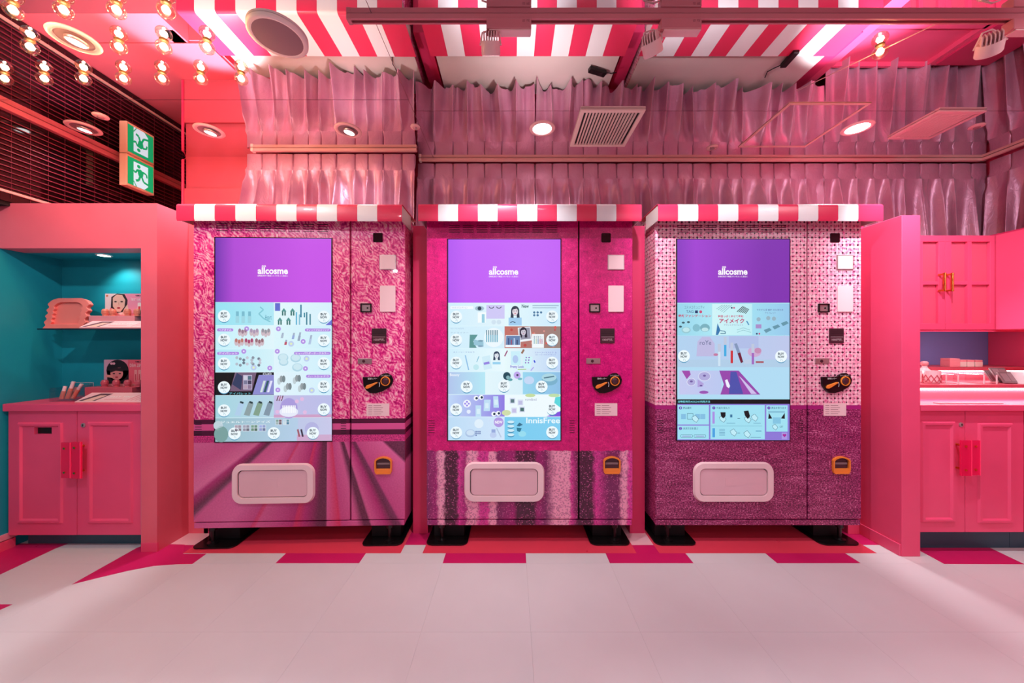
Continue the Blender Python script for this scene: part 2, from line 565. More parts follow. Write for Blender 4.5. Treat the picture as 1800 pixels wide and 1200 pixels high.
fz2 = t.math('PINGPONG', t.math('ADD', t.math('DIVIDE', pz_, 0.0424), 0.5), 0.5)
def hole_at(a, b, ra, rb):
    q = t.math('ADD', t.math('POWER', t.math('DIVIDE', a, ra), 2.0), t.math('POWER', t.math('DIVIDE', b, rb), 2.0))
    return t.math('LESS_THAN', q, 1.0)
h1 = hole_at(fx, fz, 0.13, 0.14); h2 = hole_at(fx2, fz2, 0.09, 0.10); h3 = hole_at(fx2, fz, 0.13, 0.05); h4 = hole_at(fx, fz2, 0.04, 0.10)
holes = t.math('MINIMUM', t.math('ADD', t.math('ADD', h1, h2), t.math('ADD', h3, h4)), 1.0)
gl_ = t.math('LESS_THAN', t.math('MINIMUM', t.math('MINIMUM', fx, fz), t.math('MINIMUM', fx2, fz2)), 0.045)
pale = t.ramp(t.noise(cc, 60, 3, 0.6), [(0.32, srgb(226, 50, 134)), (0.44, srgb(242, 156, 184)), (0.62, srgb(250, 214, 222))])
weave = t.mix(t.math('MULTIPLY', gl_, 0.45), pale, srgb(214, 50, 130))
weave = t.mix(holes, weave, srgb(64, 2, 36))
knit = t.ramp(t.math('ADD', t.math('MULTIPLY', t.noise(t.scale(cc, 1, 1, 1.8), 105, 2, 0.75), 0.8), t.math('MULTIPLY', t.noise(t.scale(cc, 1, 1, 5), 7, 3), 0.2)),
      [(0.38, srgb(60, 8, 40)), (0.48, srgb(132, 24, 84)), (0.57, srgb(184, 66, 126)), (0.66, srgb(240, 170, 204))])
wl = t.mix(step(t, ZZ, Z(719)), knit, srgb(170, 30, 120))
wl = t.mix(step(t, ZZ, Z(712)), wl, weave)
t.base(wl)
t.bump(t.math('MULTIPLY', t.math('SUBTRACT', 1.0, holes), step(t, ZZ, Z(712))), 0.2, 0.003)

# ------------------------------------------------------------------ room shell
XL, XR = -2.73, 3.27
YB, YR = 2.60, -2.6            # back wall, rear wall behind the camera
# floor: base slab and vinyl pieces
fl = struct(MB().box(XL-0.1, XR+0.1, YR-0.1, YB+0.4, -0.08, -0.004).build('floor', 'vinyl_white'))
TW = 0.4227
x_edge = FX(361, F*HC/(973-600))
EDGE_Y = F*HC/(989.5-600)
n = 0
def tile_quad(x0, x1, y0, y1, m):
    return MB().box(x0+0.0002, x1-0.0002, y0+0.0002, y1-0.0002, -0.006, 0.0).build('floor_tile', m, fl)
k0 = math.floor((XL - x_edge)/TW)
k1 = math.ceil((XR - x_edge)/TW)
tile_cache = {}
for r in range(0, 11):
    y1 = EDGE_Y - r*TW; y0 = y1 - TW
    if y1 < YR: break
    for k in range(k0, k1):
        x0 = x_edge + k*TW
        key = 'w'
        if key not in tile_cache:
            o = MB().box(0.0002, TW-0.0002, 0.0002, TW-0.0002, -0.006, 0.0).build('floor_tile', 'vinyl_white', fl, local=True)
            tile_cache[key] = o
        else:
            o = tile_cache[key].copy(); COL.objects.link(o)
        o.location = (x0, y0, 0)
# strips up to the machines
Y2 = F*HC/(972-600.0); Y1 = F*HC/(957.5-600.0); Y0 = 2.62
for k in range(k0, k1):
    x0 = x_edge + k*TW
    tile_quad(x0, x0 + TW, EDGE_Y, Y2, 'vinyl_magenta' if k in (1, 3, 5, 7) else 'vinyl_white')
MX = [(-1.742, -0.59), (-0.474, 0.66), (0.78, 1.932)]
for a, b in MX:
    tile_quad(a, b, Y2, Y0, 'vinyl_red')
tile_quad(-0.59, -0.474, Y2, Y1, 'vinyl_white'); tile_quad(-0.59, -0.474, Y1, Y0, 'vinyl_magenta')
tile_quad(0.66, 0.78, Y2, Y1, 'vinyl_magenta'); tile_quad(0.66, 0.78, Y1, Y0, 'vinyl_pale')
tile_quad(1.932, 2.05, Y2, Y1, 'vinyl_white'); tile_quad(1.932, 2.05, Y1, Y0, 'vinyl_magenta')
tile_quad(-1.89, -1.742, Y2, Y1, 'vinyl_magenta'); tile_quad(-1.89, -1.742, Y1, Y0, 'vinyl_pale')
tile_quad(XL, -1.89, Y2, Y0, 'vinyl_white'); tile_quad(2.05, XR, Y2, Y0, 'vinyl_white')
def inlay(pxs, m):
    pts = [floor_pt(*p) for p in pxs]
    a = sum(p[0]*q[1]-q[0]*p[1] for p, q in zip(pts, pts[1:]+pts[:1]))
    if a < 0: pts.reverse()
    return MB().prism_z(pts, -0.003, 0.0006).build('floor_tile', m, fl)
inlay([(363, 973), (338, 991), (310, 991.5), (270, 994.5), (225, 1003), (170, 1016), (126, 1027), (240, 963), (262, 955), (325, 957), (322, 973)], 'vinyl_magenta')
inlay([(-120, 1066), (97, 964), (120, 955), (-60, 955), (-200, 1000)], 'vinyl_magenta')
inlay([(-60, 1098), (-70, 1062), (22, 1062)], 'vinyl_magenta')
inlay([(1620, 969.5), (1660, 991), (1801, 991.5), (1739, 962), (1725, 954), (1600, 954)], 'vinyl_magenta')

# ceiling: backing and mirror panels
ce = struct(MB().box(XL-0.15, XR+0.15, YR-0.1, YB+0.6, CEIL+0.006, CEIL+0.1).build('ceiling', 'mirror_trim'))
def mirror(x0, x1, y0, y1, tilt=0.0):
    z = CEIL
    b = MB(); g = 0.0012
    b.box(x0+g, x1-g, y0+g, y1-g, z, z+0.005)
    return b.build('mirror_panel', 'mirror', ce)
xs1 = FX(722, 1.85)
mirror(XL-0.1, xs1, 1.81, YB+0.5); mirror(xs1, XR+0.1, 1.898, YB+0.35)
mirror(XL-0.1, xs1, 0.6, 1.81); mirror(xs1, XR+0.1, 0.6, 1.898)
mirror(XL-0.1, xs1, YR, 0.6); mirror(xs1, XR+0.1, YR, 0.6)
a0 = ceil_pt(1400, 160); a1 = ceil_pt(1660, 35)
MB().tube([(a0[0], a0[1], CEIL-0.001), (a1[0], a1[1], CEIL-0.001)], 0.001, 5).build('joint_strip', 'mirror_trim', ce)

# walls
wb = MB().box(-2.19, XR+0.1, YB, YB+0.08, 0, CEIL+0.006); wb.box(XL-0.1, -2.19, 3.02, 3.1, 0, CEIL+0.006); wb.box(-2.19, -2.15, YB, 3.02, 0, CEIL+0.006)
struct(wb.build('wall_back', 'pink_deep'))
struct(MB().box(XR, XR+0.08, YR, YB, 0, CEIL+0.006).build('wall_right', 'pink_paint'))
struct(MB().box(XL-0.1, XR+0.1, YR-0.08, YR, 0, CEIL+0.006).build('wall_rear', 'pale_pink'))
wl_ = struct(MB().box(XL-0.08, XL, YR, YB+0.3, 0, 1.84).build('wall_left', 'teal_paint'))
bl = MB()
bl.box(XL, XL+0.012, -0.5, 1.95, 0.055, 0.085)
struct(bl.build('trim_2', 'pale_pink'))
struct(MB().box(XL, XL+0.014, -0.5, 1.93, 0.0, 0.05).build('baseboard_left', 'pink_paint'))

# glazing with slats above the niche (left wall)
XG = -2.665
win = struct(MB().box(XL-0.06, XG-0.006, YR, 3.0, 1.84, CEIL+0.006).build('window_1', 'gap_black'))
MB().box(XG-0.006, XG, YR, 2.98, 1.86, CEIL).build('pane', 'dark_glass', win)
zs = 1.93
sl = None
while zs < CEIL - 0.05:
    if sl is None:
        sl = MB().box(0, 0.006, YR+0.02, 2.96, 0, 0.0042).build('slat', 'slat_red', win)
    else:
        sl = sl.copy(); COL.objects.link(sl)
    sl.location = (XG+0.003, 0, zs)
    zs += 0.0275
wr_ = None
yy = 0.6
while yy < 2.95:
    if wr_ is None:
        wr_ = MB().box(0, 0.0012, 0, 0.0012, 1.88, CEIL-0.03).build('wire', 'slat_red', win)
    else:
        wr_ = wr_.copy(); COL.objects.link(wr_)
    wr_.location = (XG+0.002, yy, 0)
    yy += 0.075
MB().box(XG, XG+0.012, YR+0.02, 2.9, 1.903, 1.916).build('lower_rail', 'rail_pink', win)
struct(MB().box(XG-0.01, XG+0.03, YR+0.02, 2.98, CEIL-0.030, CEIL-0.001).build('trim_1', 'trim_pink', bevel=0.003))

# red wall piece left of the curtain
rw = MB(); rw.box(-2.19, -1.55, 2.37, 2.45, 1.84, CEIL)
rw.box(-2.19, -1.55, 2.352, 2.37, 1.84, FZ(331, 2.352))
struct(rw.build('wall_back_left', 'coral_paint'))
struct(MB().tube([(-2.193, 2.35, 1.86), (-2.193, 2.35, CEIL-0.03), (-2.193, 2.38, CEIL-0.002)], 0.008, 8).build('trim_3', 'pink_deep'))

# niche on the left: lintel, post, top, inner lining
D0 = 1.877
nb = MB()
nb.box(XL, -1.889, D0, D0+0.10, 1.616, 1.855)
nb.box(-1.974, -1.889, D0, 2.06, 0.0, 1.616)
nb.box(-1.974, -1.889, D0+0.10, 2.06, 1.616, 1.855)
nb.box(XL, -1.9, D0+0.10, 2.06, 1.64, 1.855); nb.box(XL, -1.785, 2.066, 2.94, 1.64, 1.855)
nb.box(-1.889, -1.775, 2.06, 2.95, 0, 1.84)
struct(nb.build('wall_niche_front', 'pink_warm_lit'))
ni = MB()
ni.box(XL, -1.974, D0+0.10, 2.14, 1.616, 1.64)
ni.box(XL, -1.974, 2.14, 2.18, 0, 1.64)
ni.box(-1.98, -1.974, D0+0.005, 2.14, 0, 1.616)
struct(ni.build('wall_niche_lining', 'teal_paint'))
struct(MB().box(-1.975, -1.8885, D0-0.001, D0+0.01, 0, 0.05).build('baseboard_niche', 'pink_paint', bevel=0.002))

# wall between and beside the machines
bw = MB()
ZW = 1.795
bw.box(-0.578, -0.492, 2.06, 2.56, 0, ZW); bw.box(0.688, 0.775, 2.06, 2.56, 0, ZW); bw.box(1.955, 2.05, 2.06, 2.56, 0, ZW)
bw.box(-1.80, -1.752, 2.06, 2.56, 0, ZW)
bw.box(-1.8, 2.05, 2.52, 2.58, 0, 1.83)
struct(bw.build('wall_bay', 'pink_deep'))
pr = MB(); pr.box(2.03, 2.127, 1.837, 2.56, 0, 1.778)
struct(pr.build('wall_partition', 'pink_paint', bevel=0.002))
bb = MB(); bb.box(2.022, 2.03, 1.84, 2.06, 0, 0.062); bb.box(1.955, 2.022, 2.052, 2.06, 0, 0.062)
struct(bb.build('baseboard_partition', 'pink_paint', bevel=0.002))

# ------------------------------------------------------------------ vending machines
# local frame: origin on the floor under the middle of the front, x right, y back; photo columns as on the middle machine
S = 0.00315
def LX(px): return (px - 931) * S
def LZ(py): return HC + (600 - py) * S
HWD = 0.57
def screen_art(kind):
    P = lambda u, v: (LX(u), -0.004, LZ(v))
    a = Art(P, (0, -1, 0), 0.00012, 0.0)
    return a
C = srgb
def buy(a, u, v, r=10.5):
    a.disc(u, v + 2.2, r*0.93, C(70, 150, 190), 3)
    a.disc(u, v, r, C(238, 250, 255), 4)
    a.text('BUY', u-5.4, v-6.6, u+5.2, v-2.4, C(14, 50, 70), 5, 0.03)
    a.text('NOW', u-5.8, v-1.2, u+5.6, v+3.0, C(14, 50, 70), 5, 0.03)
    a.line([(u-0.5, v+8), (u-0.5, v+5), (u+1.8, v+5.6), (u+2.6, v+8.6)], 0.55, C(150, 190, 205), 5)
def head(a, cl, cm, cr):
    """purple title field of the display"""
    a.poly([(788, 421), (820, 421), (820, 532), (788, 532)], cl, 0, [cl, cm, cm, cl])
    a.poly([(820, 421), (940, 421), (940, 532), (820, 532)], cm, 0, [cm, cr, cr, cm])
    a.rect(940, 421, 985, 532, cr, 0)
    a.text('allcosme', 859.5, 471.5, 911, 483.2, C(255, 250, 255), 3, 0.032)
    for u in (868.2, 871.8):
        a.poly(disc(u, 469.6, 1.7, 10), C(255, 250, 255), 3)
        a.poly(disc(u, 469.6, 0.8, 8), cm, 4)
    a.text('自動販売機で韓国コスメをもっと身近に', 859.5, 484.6, 911, 487.6, C(250, 236, 255), 3, 0.01)
def bottle(a, u, v, h, wd, c, cap, L=3, tilt=0.0):
    t_ = tilt*h
    a.poly([(u-wd/2, v), (u+wd/2, v), (u+wd/2+t_*0.6, v-h*0.6), (u-wd/2+t_*0.6, v-h*0.6)], c, L)
    a.poly([(u-wd/2*0.8+t_*0.6, v-h*0.6), (u+wd/2*0.8+t_*0.6, v-h*0.6), (u+wd/2*0.8+t_, v-h), (u-wd/2*0.8+t_, v-h)], cap, L)
def pill(a, u0, v, u1, body):
    a.rr(u0, v-2.6, u1, v+2.6, 2.5, C(176, 136, 226), 3)
    a.text(body, u0+3, v-1.7, u1-3, v+1.7, C(250, 245, 255), 4, 0.015)
def portrait(a, u, v, s, skin, hair, L=3, lip=None):
    """small printed portrait, face centre (u, v), face half width s"""
    a.disc(u, v-0.15*s, s*1.35, hair, L, s*1.6)
    a.poly([(u-s*1.3, v), (u-s*1.5, v+s*2.2), (u-s*0.5, v+s*2.2), (u-s*0.6, v)], hair, L)
    a.poly([(u+s*1.3, v), (u+s*1.5, v+s*2.2), (u+s*0.5, v+s*2.2), (u+s*0.6, v)], hair, L)
    a.disc(u, v+0.15*s, s*0.92, skin, L+1, s*1.25)
    a.poly([(u-s*0.9, v-s*0.5), (u-s*0.1, v-s*1.25), (u+s*0.9, v-s*0.5), (u+s*0.4, v-s*0.75), (u-s*0.2, v-s*0.7)], hair, L+2)
    for q in (-1, 1):
        a.disc(u+q*s*0.4, v, s*0.17, C(50, 26, 30), L+2, s*0.08)
        a.line([(u+q*s*0.2, v-s*0.27), (u+q*s*0.62, v-s*0.25)], s*0.08, hair, L+2)
    a.line([(u+s*0.02, v+s*0.1), (u+s*0.08, v+s*0.42)], s*0.06, tuple(x*0.75 for x in skin[:3])+(1,), L+2)
    a.disc(u+s*0.02, v+s*0.72, s*0.26, lip or C(200, 50, 70), L+2, s*0.11)
def palette(a, u, v, wd, h, cs, L=3, frame=None):
    a.rect(u, v, u+wd, v+h, frame or C(224, 232, 244), L)
    nx = 2; ny = max(1, len(cs)//2)
    for i, c_ in enumerate(cs):
        cx, cy = i % 2, i // 2
        a.rect(u+wd*(0.06+cx*0.47), v+h*(0.06+cy*0.94/ny), u+wd*(0.06+cx*0.47+0.41), v+h*(0.06+(cy+0.86)*0.94/ny), c_, L+1)

CY = C(190, 238, 250); CY2 = C(222, 246, 253); LAV = C(200, 206, 240)
def art_one(a):
    head(a, C(112, 48, 176), C(176, 72, 214), C(200, 84, 232))
    R = lambda x: 788 + (x-383)*197.0/201
    a.rect(788, 532, 985, 773, CY2, 0)
    rows = [(532, 572), (572, 613), (613, 653), (653, 693), (693, 732), (732, 773)]
    for i, (v0, v1) in enumerate(rows[:5]):
        a.hgrad(R(383), v0+.4, R(484), v1-.4, [C(150,226,242), C(196,240,250), C(178,234,248), C(8,6,14), C(164,212,224)][i], [C(176,232,246), C(224,246,252), C(212,242,250), C(8,6,14), C(184,214,232)][i], 1)
        a.hgrad(R(484), v0+.4, R(585), v1-.4, [C(226,248,252), C(220,246,252), C(222,244,252), C(226,244,252), C(196,190,232)][i], [C(214,240,252), C(206,240,252), C(206,240,252), C(210,240,252), C(186,190,232)][i], 1)
    a.hgrad(R(383), 732.5, R(526), 773, C(150,190,200), C(180,206,232), 1); a.hgrad(R(526), 732.5, R(585), 773, C(190,200,232), C(200,200,234), 1)
    # row 1: pale tubes / blue brushes
    for i, u in enumerate((421, 431, 442)):
        bottle(a, R(u), 568, 20, 6, C(158, 214, 228), C(120, 186, 206))
    a.line([(R(460), 540), (R(466), 545), (R(458), 552), (R(466), 560), (R(478), 566)], 2.2, C(130, 200, 216), 2)
    a.text('Heart', R(469), 554, R(480), 562, C(70, 150, 176), 3)
    a.rect(R(486), 533.5, R(495), 547, C(98, 110, 206), 3)
    for (u, v) in ((498, 555), (513, 555), (491, 571), (506, 571)):
        for q in (0, 4.2):
            a.rect(R(u+q), v-7, R(u+q+2.6), v, C(58, 116, 112), 3)
        a.poly([(R(u-1), v-7), (R(u+3.5), v-13), (R(u+8), v-7)], C(84, 150, 150), 3)
    for u, v0, v1, c_ in ((522, 549, 571, C(96,180,214)), (530, 536, 558, C(30,120,150)), (536, 550, 558, C(60,140,160)), (540, 549, 571, C(60,130,150)), (546, 552, 571, C(60,130,150)), (527.5, 553, 571, C(130,190,214))):
        a.rect(R(u), v0, R(u+2.4), v1, c_, 3)
    a.poly([(R(574), 571.5), (R(585), 562), (R(585), 571.5)], C(110, 116, 214), 2)
    # row 2 fingers, bottles
    for i, (u, v) in enumerate(((430, 582), (450, 582), (470, 582), (424, 599), (441, 599), (459, 599))):
        for q in range(3):
            a.disc(R(u-5+q*5), v+(q % 2)*2+2, 3.2, C(206, 186, 196), 2, 6.5)
            a.disc(R(u-5+q*5), v-1+(q % 2)*2, 2.2, [C(150,120,140), C(170,150,180), C(150,150,160), C(190,120,110), C(170,70,110), C(150,110,120)][i], 3, 3.6)
    pill(a, R(386), 580, R(414), 'ヘアオイル'); pill(a, R(538), 580, R(583), 'ティントグロスリップ')
    pill(a, R(386), 620.5, R(424), 'アイパレット'); pill(a, R(519), 620.5, R(583), 'ヒューパウダーチークカラー')
    pill(a, R(540), 660.5, R(583), 'ハートシャドウ')
    for u, v, h, c_ in ((498, 594, 9, C(170,186,206)), (517, 596, 11, C(150,170,220)), (527, 599, 15, C(150,166,190)), (546, 605, 16, C(176,196,226)), (504, 606, 9, C(190,80,104))):
        bottle(a, R(u), v, h, 4, c_, C(160, 176, 200), 3, 0.2)
    for u, v in ((514, 604), (449, 645), (541, 630), (550, 685)):
        a.disc(R(u), v, 5, C(190, 206, 240), 2); a.disc(R(u), v, 2, C(226, 240, 190), 3)
    for u, v in ((437, 578), (492, 578), (535, 600), (432, 617), (490, 617), (477, 646), (539, 647), (491, 684)):
        a.disc(R(u), v, 4.2, C(180, 146, 228), 3); a.disc(R(u), v, 1.4, C(240, 230, 255), 4)
    # row 3 swatches, pots
    for i in range(16):
        cx = (420, 426, 432, 438)[i % 4] + (i//8)*(22 if i % 2 else 26)
        cy = 628 + (i//4 % 2)*9 + (i % 3)*2
        a.disc(R(cx), cy, 2.5, [C(180,190,204), C(140,150,164), C(110,124,140), C(196,200,214)][i % 4], 3)
    for u, v, r in ((500, 628, 9), (501, 636, 8), (522, 629, 9), (525, 645, 9)):
        a.disc(R(u), v, r, C(176, 214, 230), 2, r*0.8); a.disc(R(u), v-1, r*0.8, C(204, 232, 242), 3, r*0.6)
    # row 4 dark advert with compact
    a.poly([(R(417), 653.4), (R(454), 653.4), (R(446), 686), (R(408), 686)], C(116, 92, 120), 2)
    a.poly([(R(420), 654), (R(430), 660), (R(427), 684), (R(412), 674)], C(52, 60, 96), 3)
    palette(a, R(431), 658, 15, 25, [C(206,206,222), C(80,110,130), C(120,120,150), C(70,64,92), C(180,160,180), C(140,120,150)], 3, C(190,180,210))
    a.poly([(R(458), 658), (R(484), 658), (R(484), 692), (R(447), 692)], C(140, 140, 208), 2)
    for i in range(3):
        a.poly([(R(466+i*6), 668), (R(470+i*6), 668), (R(464+i*6), 688), (R(460+i*6), 688)], [C(210,226,226), C(50,90,100), C(226,226,250)][i], 3)
    a.text('CLIO', R(465), 654.4, R(480), 658.2, C(230, 236, 250), 4, 0.02)
    a.text('アイパレット', R(407), 688, R(444), 691.8, C(120, 220, 240), 4)
    for u, v in ((497, 665), (524, 664), (508, 678), (533, 678)):
        a.disc(R(u), v, 3, C(150, 160, 166), 3, 6); a.disc(R(u+4), v, 3, C(120, 134, 140), 3, 6); a.disc(R(u-4), v+4, 3, C(190, 206, 212), 2, 6)
    # row 5 pots and pens
    for i, u in enumerate((424, 440, 456, 474)):
        a.poly([(R(u), 705), (R(u+9), 707), (R(u+2), 729), (R(u-8), 727)], [C(176,206,234), C(140,160,164), C(130,160,140), C(130,150,168)][i], 3)
        a.poly([(R(u+2), 703), (R(u+8), 704.6), (R(u+7), 708), (R(u+1), 706)], C(40, 60, 66), 4)
    a.disc(R(510), 716, 15, C(170, 156, 220), 2, 18); a.disc(R(510), 722, 16, C(230, 234, 250), 3, 9)
    for i in range(8):
        a.rect(R(499+i*3), 711, R(500.8+i*3), 724, C(250, 252, 255), 4)
    a.rect(R(484), 727, R(585), 732, C(206, 160, 200), 2)
    for u, v in ((490, 722), (524, 704), (533, 700), (538, 723), (495, 698)):
        a.disc(R(u), v, 3.4, C(226, 186, 226), 3)
    for i in range(3): a.line([(R(489+i*4), 703), (R(492+i*4), 694)], 2, C(120, 90, 110), 3)
    # row 6
    a.disc(R(393), 760, 12, C(120, 160, 158), 2, 14); a.disc(R(388), 745, 8, C(190, 210, 220), 2)
    for i in range(4):
        g = [C(176,160,176), C(160,160,180), C(120,160,140), C(160,176,226)][i]
        d_ = tuple(x*0.45 for x in g[:3])+(1,)
        palette(a, R(416+i*14), 744, 12, 11.5, [g, tuple(x*0.8 for x in g[:3])+(1,), tuple(x*0.8 for x in g[:3])+(1,), d_], 3)
    palette(a, R(487), 735, 11, 9.5, [C(130,160,150), C(120,90,100), C(160,180,180), C(110,90,100)], 3); palette(a, R(500), 735, 11, 9.5, [C(190,214,230), C(100,150,170), C(200,220,230), C(80,130,160)], 3)
    a.text('ジュエルトーンアイズ', R(392), 737, R(478), 741, C(240, 250, 252), 3, 0.01)
    a.disc(R(550), 752, 12, C(180, 180, 226), 2); a.rect(R(524), 762, R(585), 773, C(206, 170, 206), 2)
    for i, u in enumerate((524, 530)):
        a.poly([(R(u), 753), (R(u+3), 752), (R(u+6), 765), (R(u+3), 766)], [C(160,90,104), C(60,50,70)][i], 3)
    for u, v in ((398, 556), (571, 557), (398, 597), (571, 598), (398, 638), (571, 638), (398, 679), (571, 678), (398, 719), (571, 718), (416, 759), (484, 759), (552, 759)):
        buy(a, R(u), v)
def art_two(a):
    head(a, C(176, 84, 240), C(192, 92, 246), C(194, 96, 246))
    a.rect(788, 532, 985, 773, CY2, 0)
    H = lambda v0, v1, l0, l1, r0, r1, um=887: (a.hgrad(788, v0+.4, um, v1-.4, l0, l1, 1), a.hgrad(um, v0+.4, 985, v1-.4, r0, r1, 1))
    H(533, 573, C(206,238,252), C(226,244,252), C(226,248,252), C(204,234,252)); H(573, 612, C(208,238,252), C(214,240,252), C(196,110,100), C(150,130,124))
    H(612, 653, C(206,238,252), C(232,250,254), C(230,250,252), C(190,212,246)); H(693, 732, C(190,214,248), C(140,120,226), C(236,250,254), C(240,250,254)); H(732, 773, C(188,220,246), C(210,230,252), C(120,204,240), C(128,206,242))
    a.hgrad(788, 653.5, 853, 692.5, C(176,196,236), C(180,232,246), 1); a.hgrad(853, 653.5, 919, 692.5, C(226,246,252), C(216,240,250), 1); a.hgrad(919, 653.5, 985, 692.5, C(150,214,240), C(140,190,230), 1)
    # eye and lash panels
    a.rect(855, 536, 887, 560, C(206, 200, 246), 2)
    for u in (864, 877):
        a.line([(u-4.5, 539), (u-2, 541.5), (u+2, 541.5), (u+4.5, 539)], 1.3, C(50, 60, 84), 3)
    a.disc(843, 542, 8, C(160, 190, 206), 2, 4.4); a.disc(843, 542, 3.4, C(40, 64, 84), 3)
    a.rect(792, 538, 832, 543, C(244, 250, 255), 2); a.text('つけまつげコレクション', 794, 539.4, 822, 542, C(120, 150, 190), 3)
    a.rect(840, 549, 854, 567, C(244, 252, 255), 2); a.rect(847, 552, 852, 567, C(150, 206, 226), 3)
    for u, v in ((868, 566), (877, 566)): a.disc(u, v, 4, C(206, 226, 240), 2)
    portrait(a, 905.5, 547, 5.4, C(226, 216, 226), C(40, 54, 76))
    a.text('New', 917, 534.8, 929.5, 541, C(30, 84, 100), 4, 0.02)
    a.rect(894, 558, 917, 572, C(160, 204, 240), 3); a.line([(897, 567), (901, 565), (906, 567)], 1.4, C(50, 70, 100), 4)
    for i in range(5): a.disc(939+(i % 3)*6, 549+(i//3)*5, 2, C(70, 120, 160), 3)
    a.line([(936, 537), (982, 537)], 1.1, C(130, 160, 190), 3); a.line([(936, 541), (978, 541)], 1.1, C(150, 176, 200), 3)
    # row 2
    a.poly([(826, 588), (840, 588), (832, 600), (838, 611), (825, 611)], C(90, 150, 150), 2)
    a.poly([(833, 596), (850, 601), (850, 609), (833, 606)], C(150, 196, 216), 3); a.disc(845, 599, 5, C(120, 160, 180), 3, 1.8); a.disc(845, 608, 5, C(120, 150, 176), 3, 1.6)
    a.disc(868, 593, 17, C(236, 248, 254), 2, 17)
    for i in range(6): bottle(a, 855.5+i*3.7, 601, 21, 1.8, C(96, 170, 196), C(20, 96, 120))
    a.text('やさしくフラットな仕上がり', 792, 576, 815, 578.4, C(120, 160, 200), 3); a.text('アイライナー', 792, 583.5, 824, 585.8, C(140, 170, 200), 3)
    for i in range(26):
        random.seed(i+5); u = 889+random.random()*90; v = 575+random.random()*34
        a.disc(u, v, 1.4+random.random()*1.6, [C(220,150,140), C(214,90,84), C(190,70,66)][i % 3], 2, n=8)
    a.poly([(910, 576), (932, 574), (935, 598), (913, 601)], C(240, 244, 250), 3); a.poly([(912, 577), (931, 575.5), (933, 595), (914, 597)], C(150, 150, 170), 4)
    portrait(a, 920, 583, 4.6, C(206, 200, 214), C(36, 30, 52), 5, C(180, 60, 110))
    a.poly([(889, 589), (915, 589), (915, 610), (888, 610)], C(236, 244, 252), 5); a.poly([(890, 590), (914, 590), (914, 606), (889, 606)], C(100, 130, 176), 6)
    for i in range(4): a.rect(893+i*5, 594+(i % 2)*3, 895+i*5, 606, [C(60,80,130), C(150,80,110), C(190,210,240), C(50,60,100)][i], 7)
    a.rect(935, 587, 956, 611, C(240, 248, 252), 3)
    for i in range(5): bottle(a, 939+i*3.4, 604, 14, 1.8, [C(150,190,200), C(170,190,150), C(120,150,190), C(200,90,120), C(170,80,140)][i], C(60, 70, 110))
    # row 3
    a.text('ストーリーマスカラ', 797, 617.5, 834, 620, C(110, 130, 200), 3); a.text('ストーリーマスカラ  ＆', 940, 618, 978, 620.6, C(110, 110, 200), 3); a.text('ストーリーマスカラセット', 941, 622, 977, 624.4, C(110, 120, 200), 3)
    a.line([(818, 624), (824, 650)], 2, C(140, 190, 230), 3); a.line([(842, 626), (838, 636)], 1.2, C(110, 180, 210), 3)
    a.poly([(847, 627), (861, 624), (865, 647), (851, 650)], C(206, 236, 248), 3); a.poly([(850, 637), (860, 635), (861, 639), (851, 641)], C(146, 130, 226), 4); a.disc(837, 645, 5, C(190, 232, 240), 3)
    a.rect(866, 615, 880, 641, C(226, 246, 252), 3); a.rect(866, 636, 880, 640, C(150, 210, 240), 4)
    portrait(a, 873, 624, 4, C(226, 234, 244), C(40, 60, 90), 4, C(150, 110, 150))
    a.line([(892, 616), (887, 626)], 2, C(150, 50, 110), 3); a.line([(921, 614), (917, 621)], 3.4, C(150, 110, 90), 3)
    a.rect(898, 617, 915, 641, C(200, 238, 250), 3); a.disc(906, 631, 5, C(176, 200, 240), 4, 7)
    a.poly([(922, 624), (936, 627), (932, 648), (918, 645)], C(206, 244, 250), 4)
    for i in range(6): a.disc(925+(i % 2)*5-(i//2)*0.6, 628+(i//2)*4.6, 1.4, C(150, 110, 200), 5, n=8)
    a.line([(938.5, 633), (940.5, 637)], 2.4, C(60, 80, 214), 4); a.line([(938, 645), (933, 651)], 1.8, C(170, 160, 236), 4)
    a.text('Pretty Look', 897, 642, 921, 647.5, C(110, 80, 206), 6, 0.02); a.line([(910, 649.2), (925, 648.8)], 1.2, C(160, 200, 110), 5)
    # row 4
    a.text('Beauty', 791, 656, 808, 662, C(246, 250, 255), 3, 0.01)
    a.disc(891, 660.5, 6.6, C(22, 70, 86), 3, 7); a.disc(893, 663, 3.4, C(130, 176, 186), 4); a.disc(909, 659, 6, C(190, 166, 236), 3, 6.4); a.disc(909.5, 658.8, 2, C(60, 60, 90), 4); a.disc(897, 667, 4, C(90, 160, 170), 3, 2.4); a.disc(914, 665.5, 4, C(120, 180, 200), 3, 2.2)
    a.disc(966, 668, 14, C(120, 176, 204), 2, 9); a.disc(965, 663, 13, C(170, 214, 228), 3, 7); a.line([(956, 664), (974, 661)], 2, C(70, 110, 130), 4)
    a.disc(930, 668, 9, C(196, 216, 246), 2, 7)
    # row 5
    a.disc(821, 709, 6.8, C(240, 244, 255), 3)
    for q in range(4): a.disc(821+3.2*math.cos(q*PI/2), 709+3.2*math.sin(q*PI/2), 1.7, C(150, 130, 232), 4, n=10)
    a.disc(824, 723, 3.6, C(226, 236, 255), 3)
    for u, v in ((837, 699.5), (846, 698), (868, 727), (876, 726)):
        a.disc(u, v, 4.2, C(246, 252, 255), 5); a.disc(u+1, v, 2.2, C(20, 50, 76), 6)
    for u, v, r_ in ((841, 722, 0), (856, 712, 0.08), (872, 706, -0.06)):
        a.poly([(u-5, v-10), (u+5+r_*20, v-10), (u+5, v+10), (u-5-r_*10, v+10)], C(190, 222, 246), 4); a.rect(u-3, v-4, u+3, v+5, C(214, 238, 250), 5)
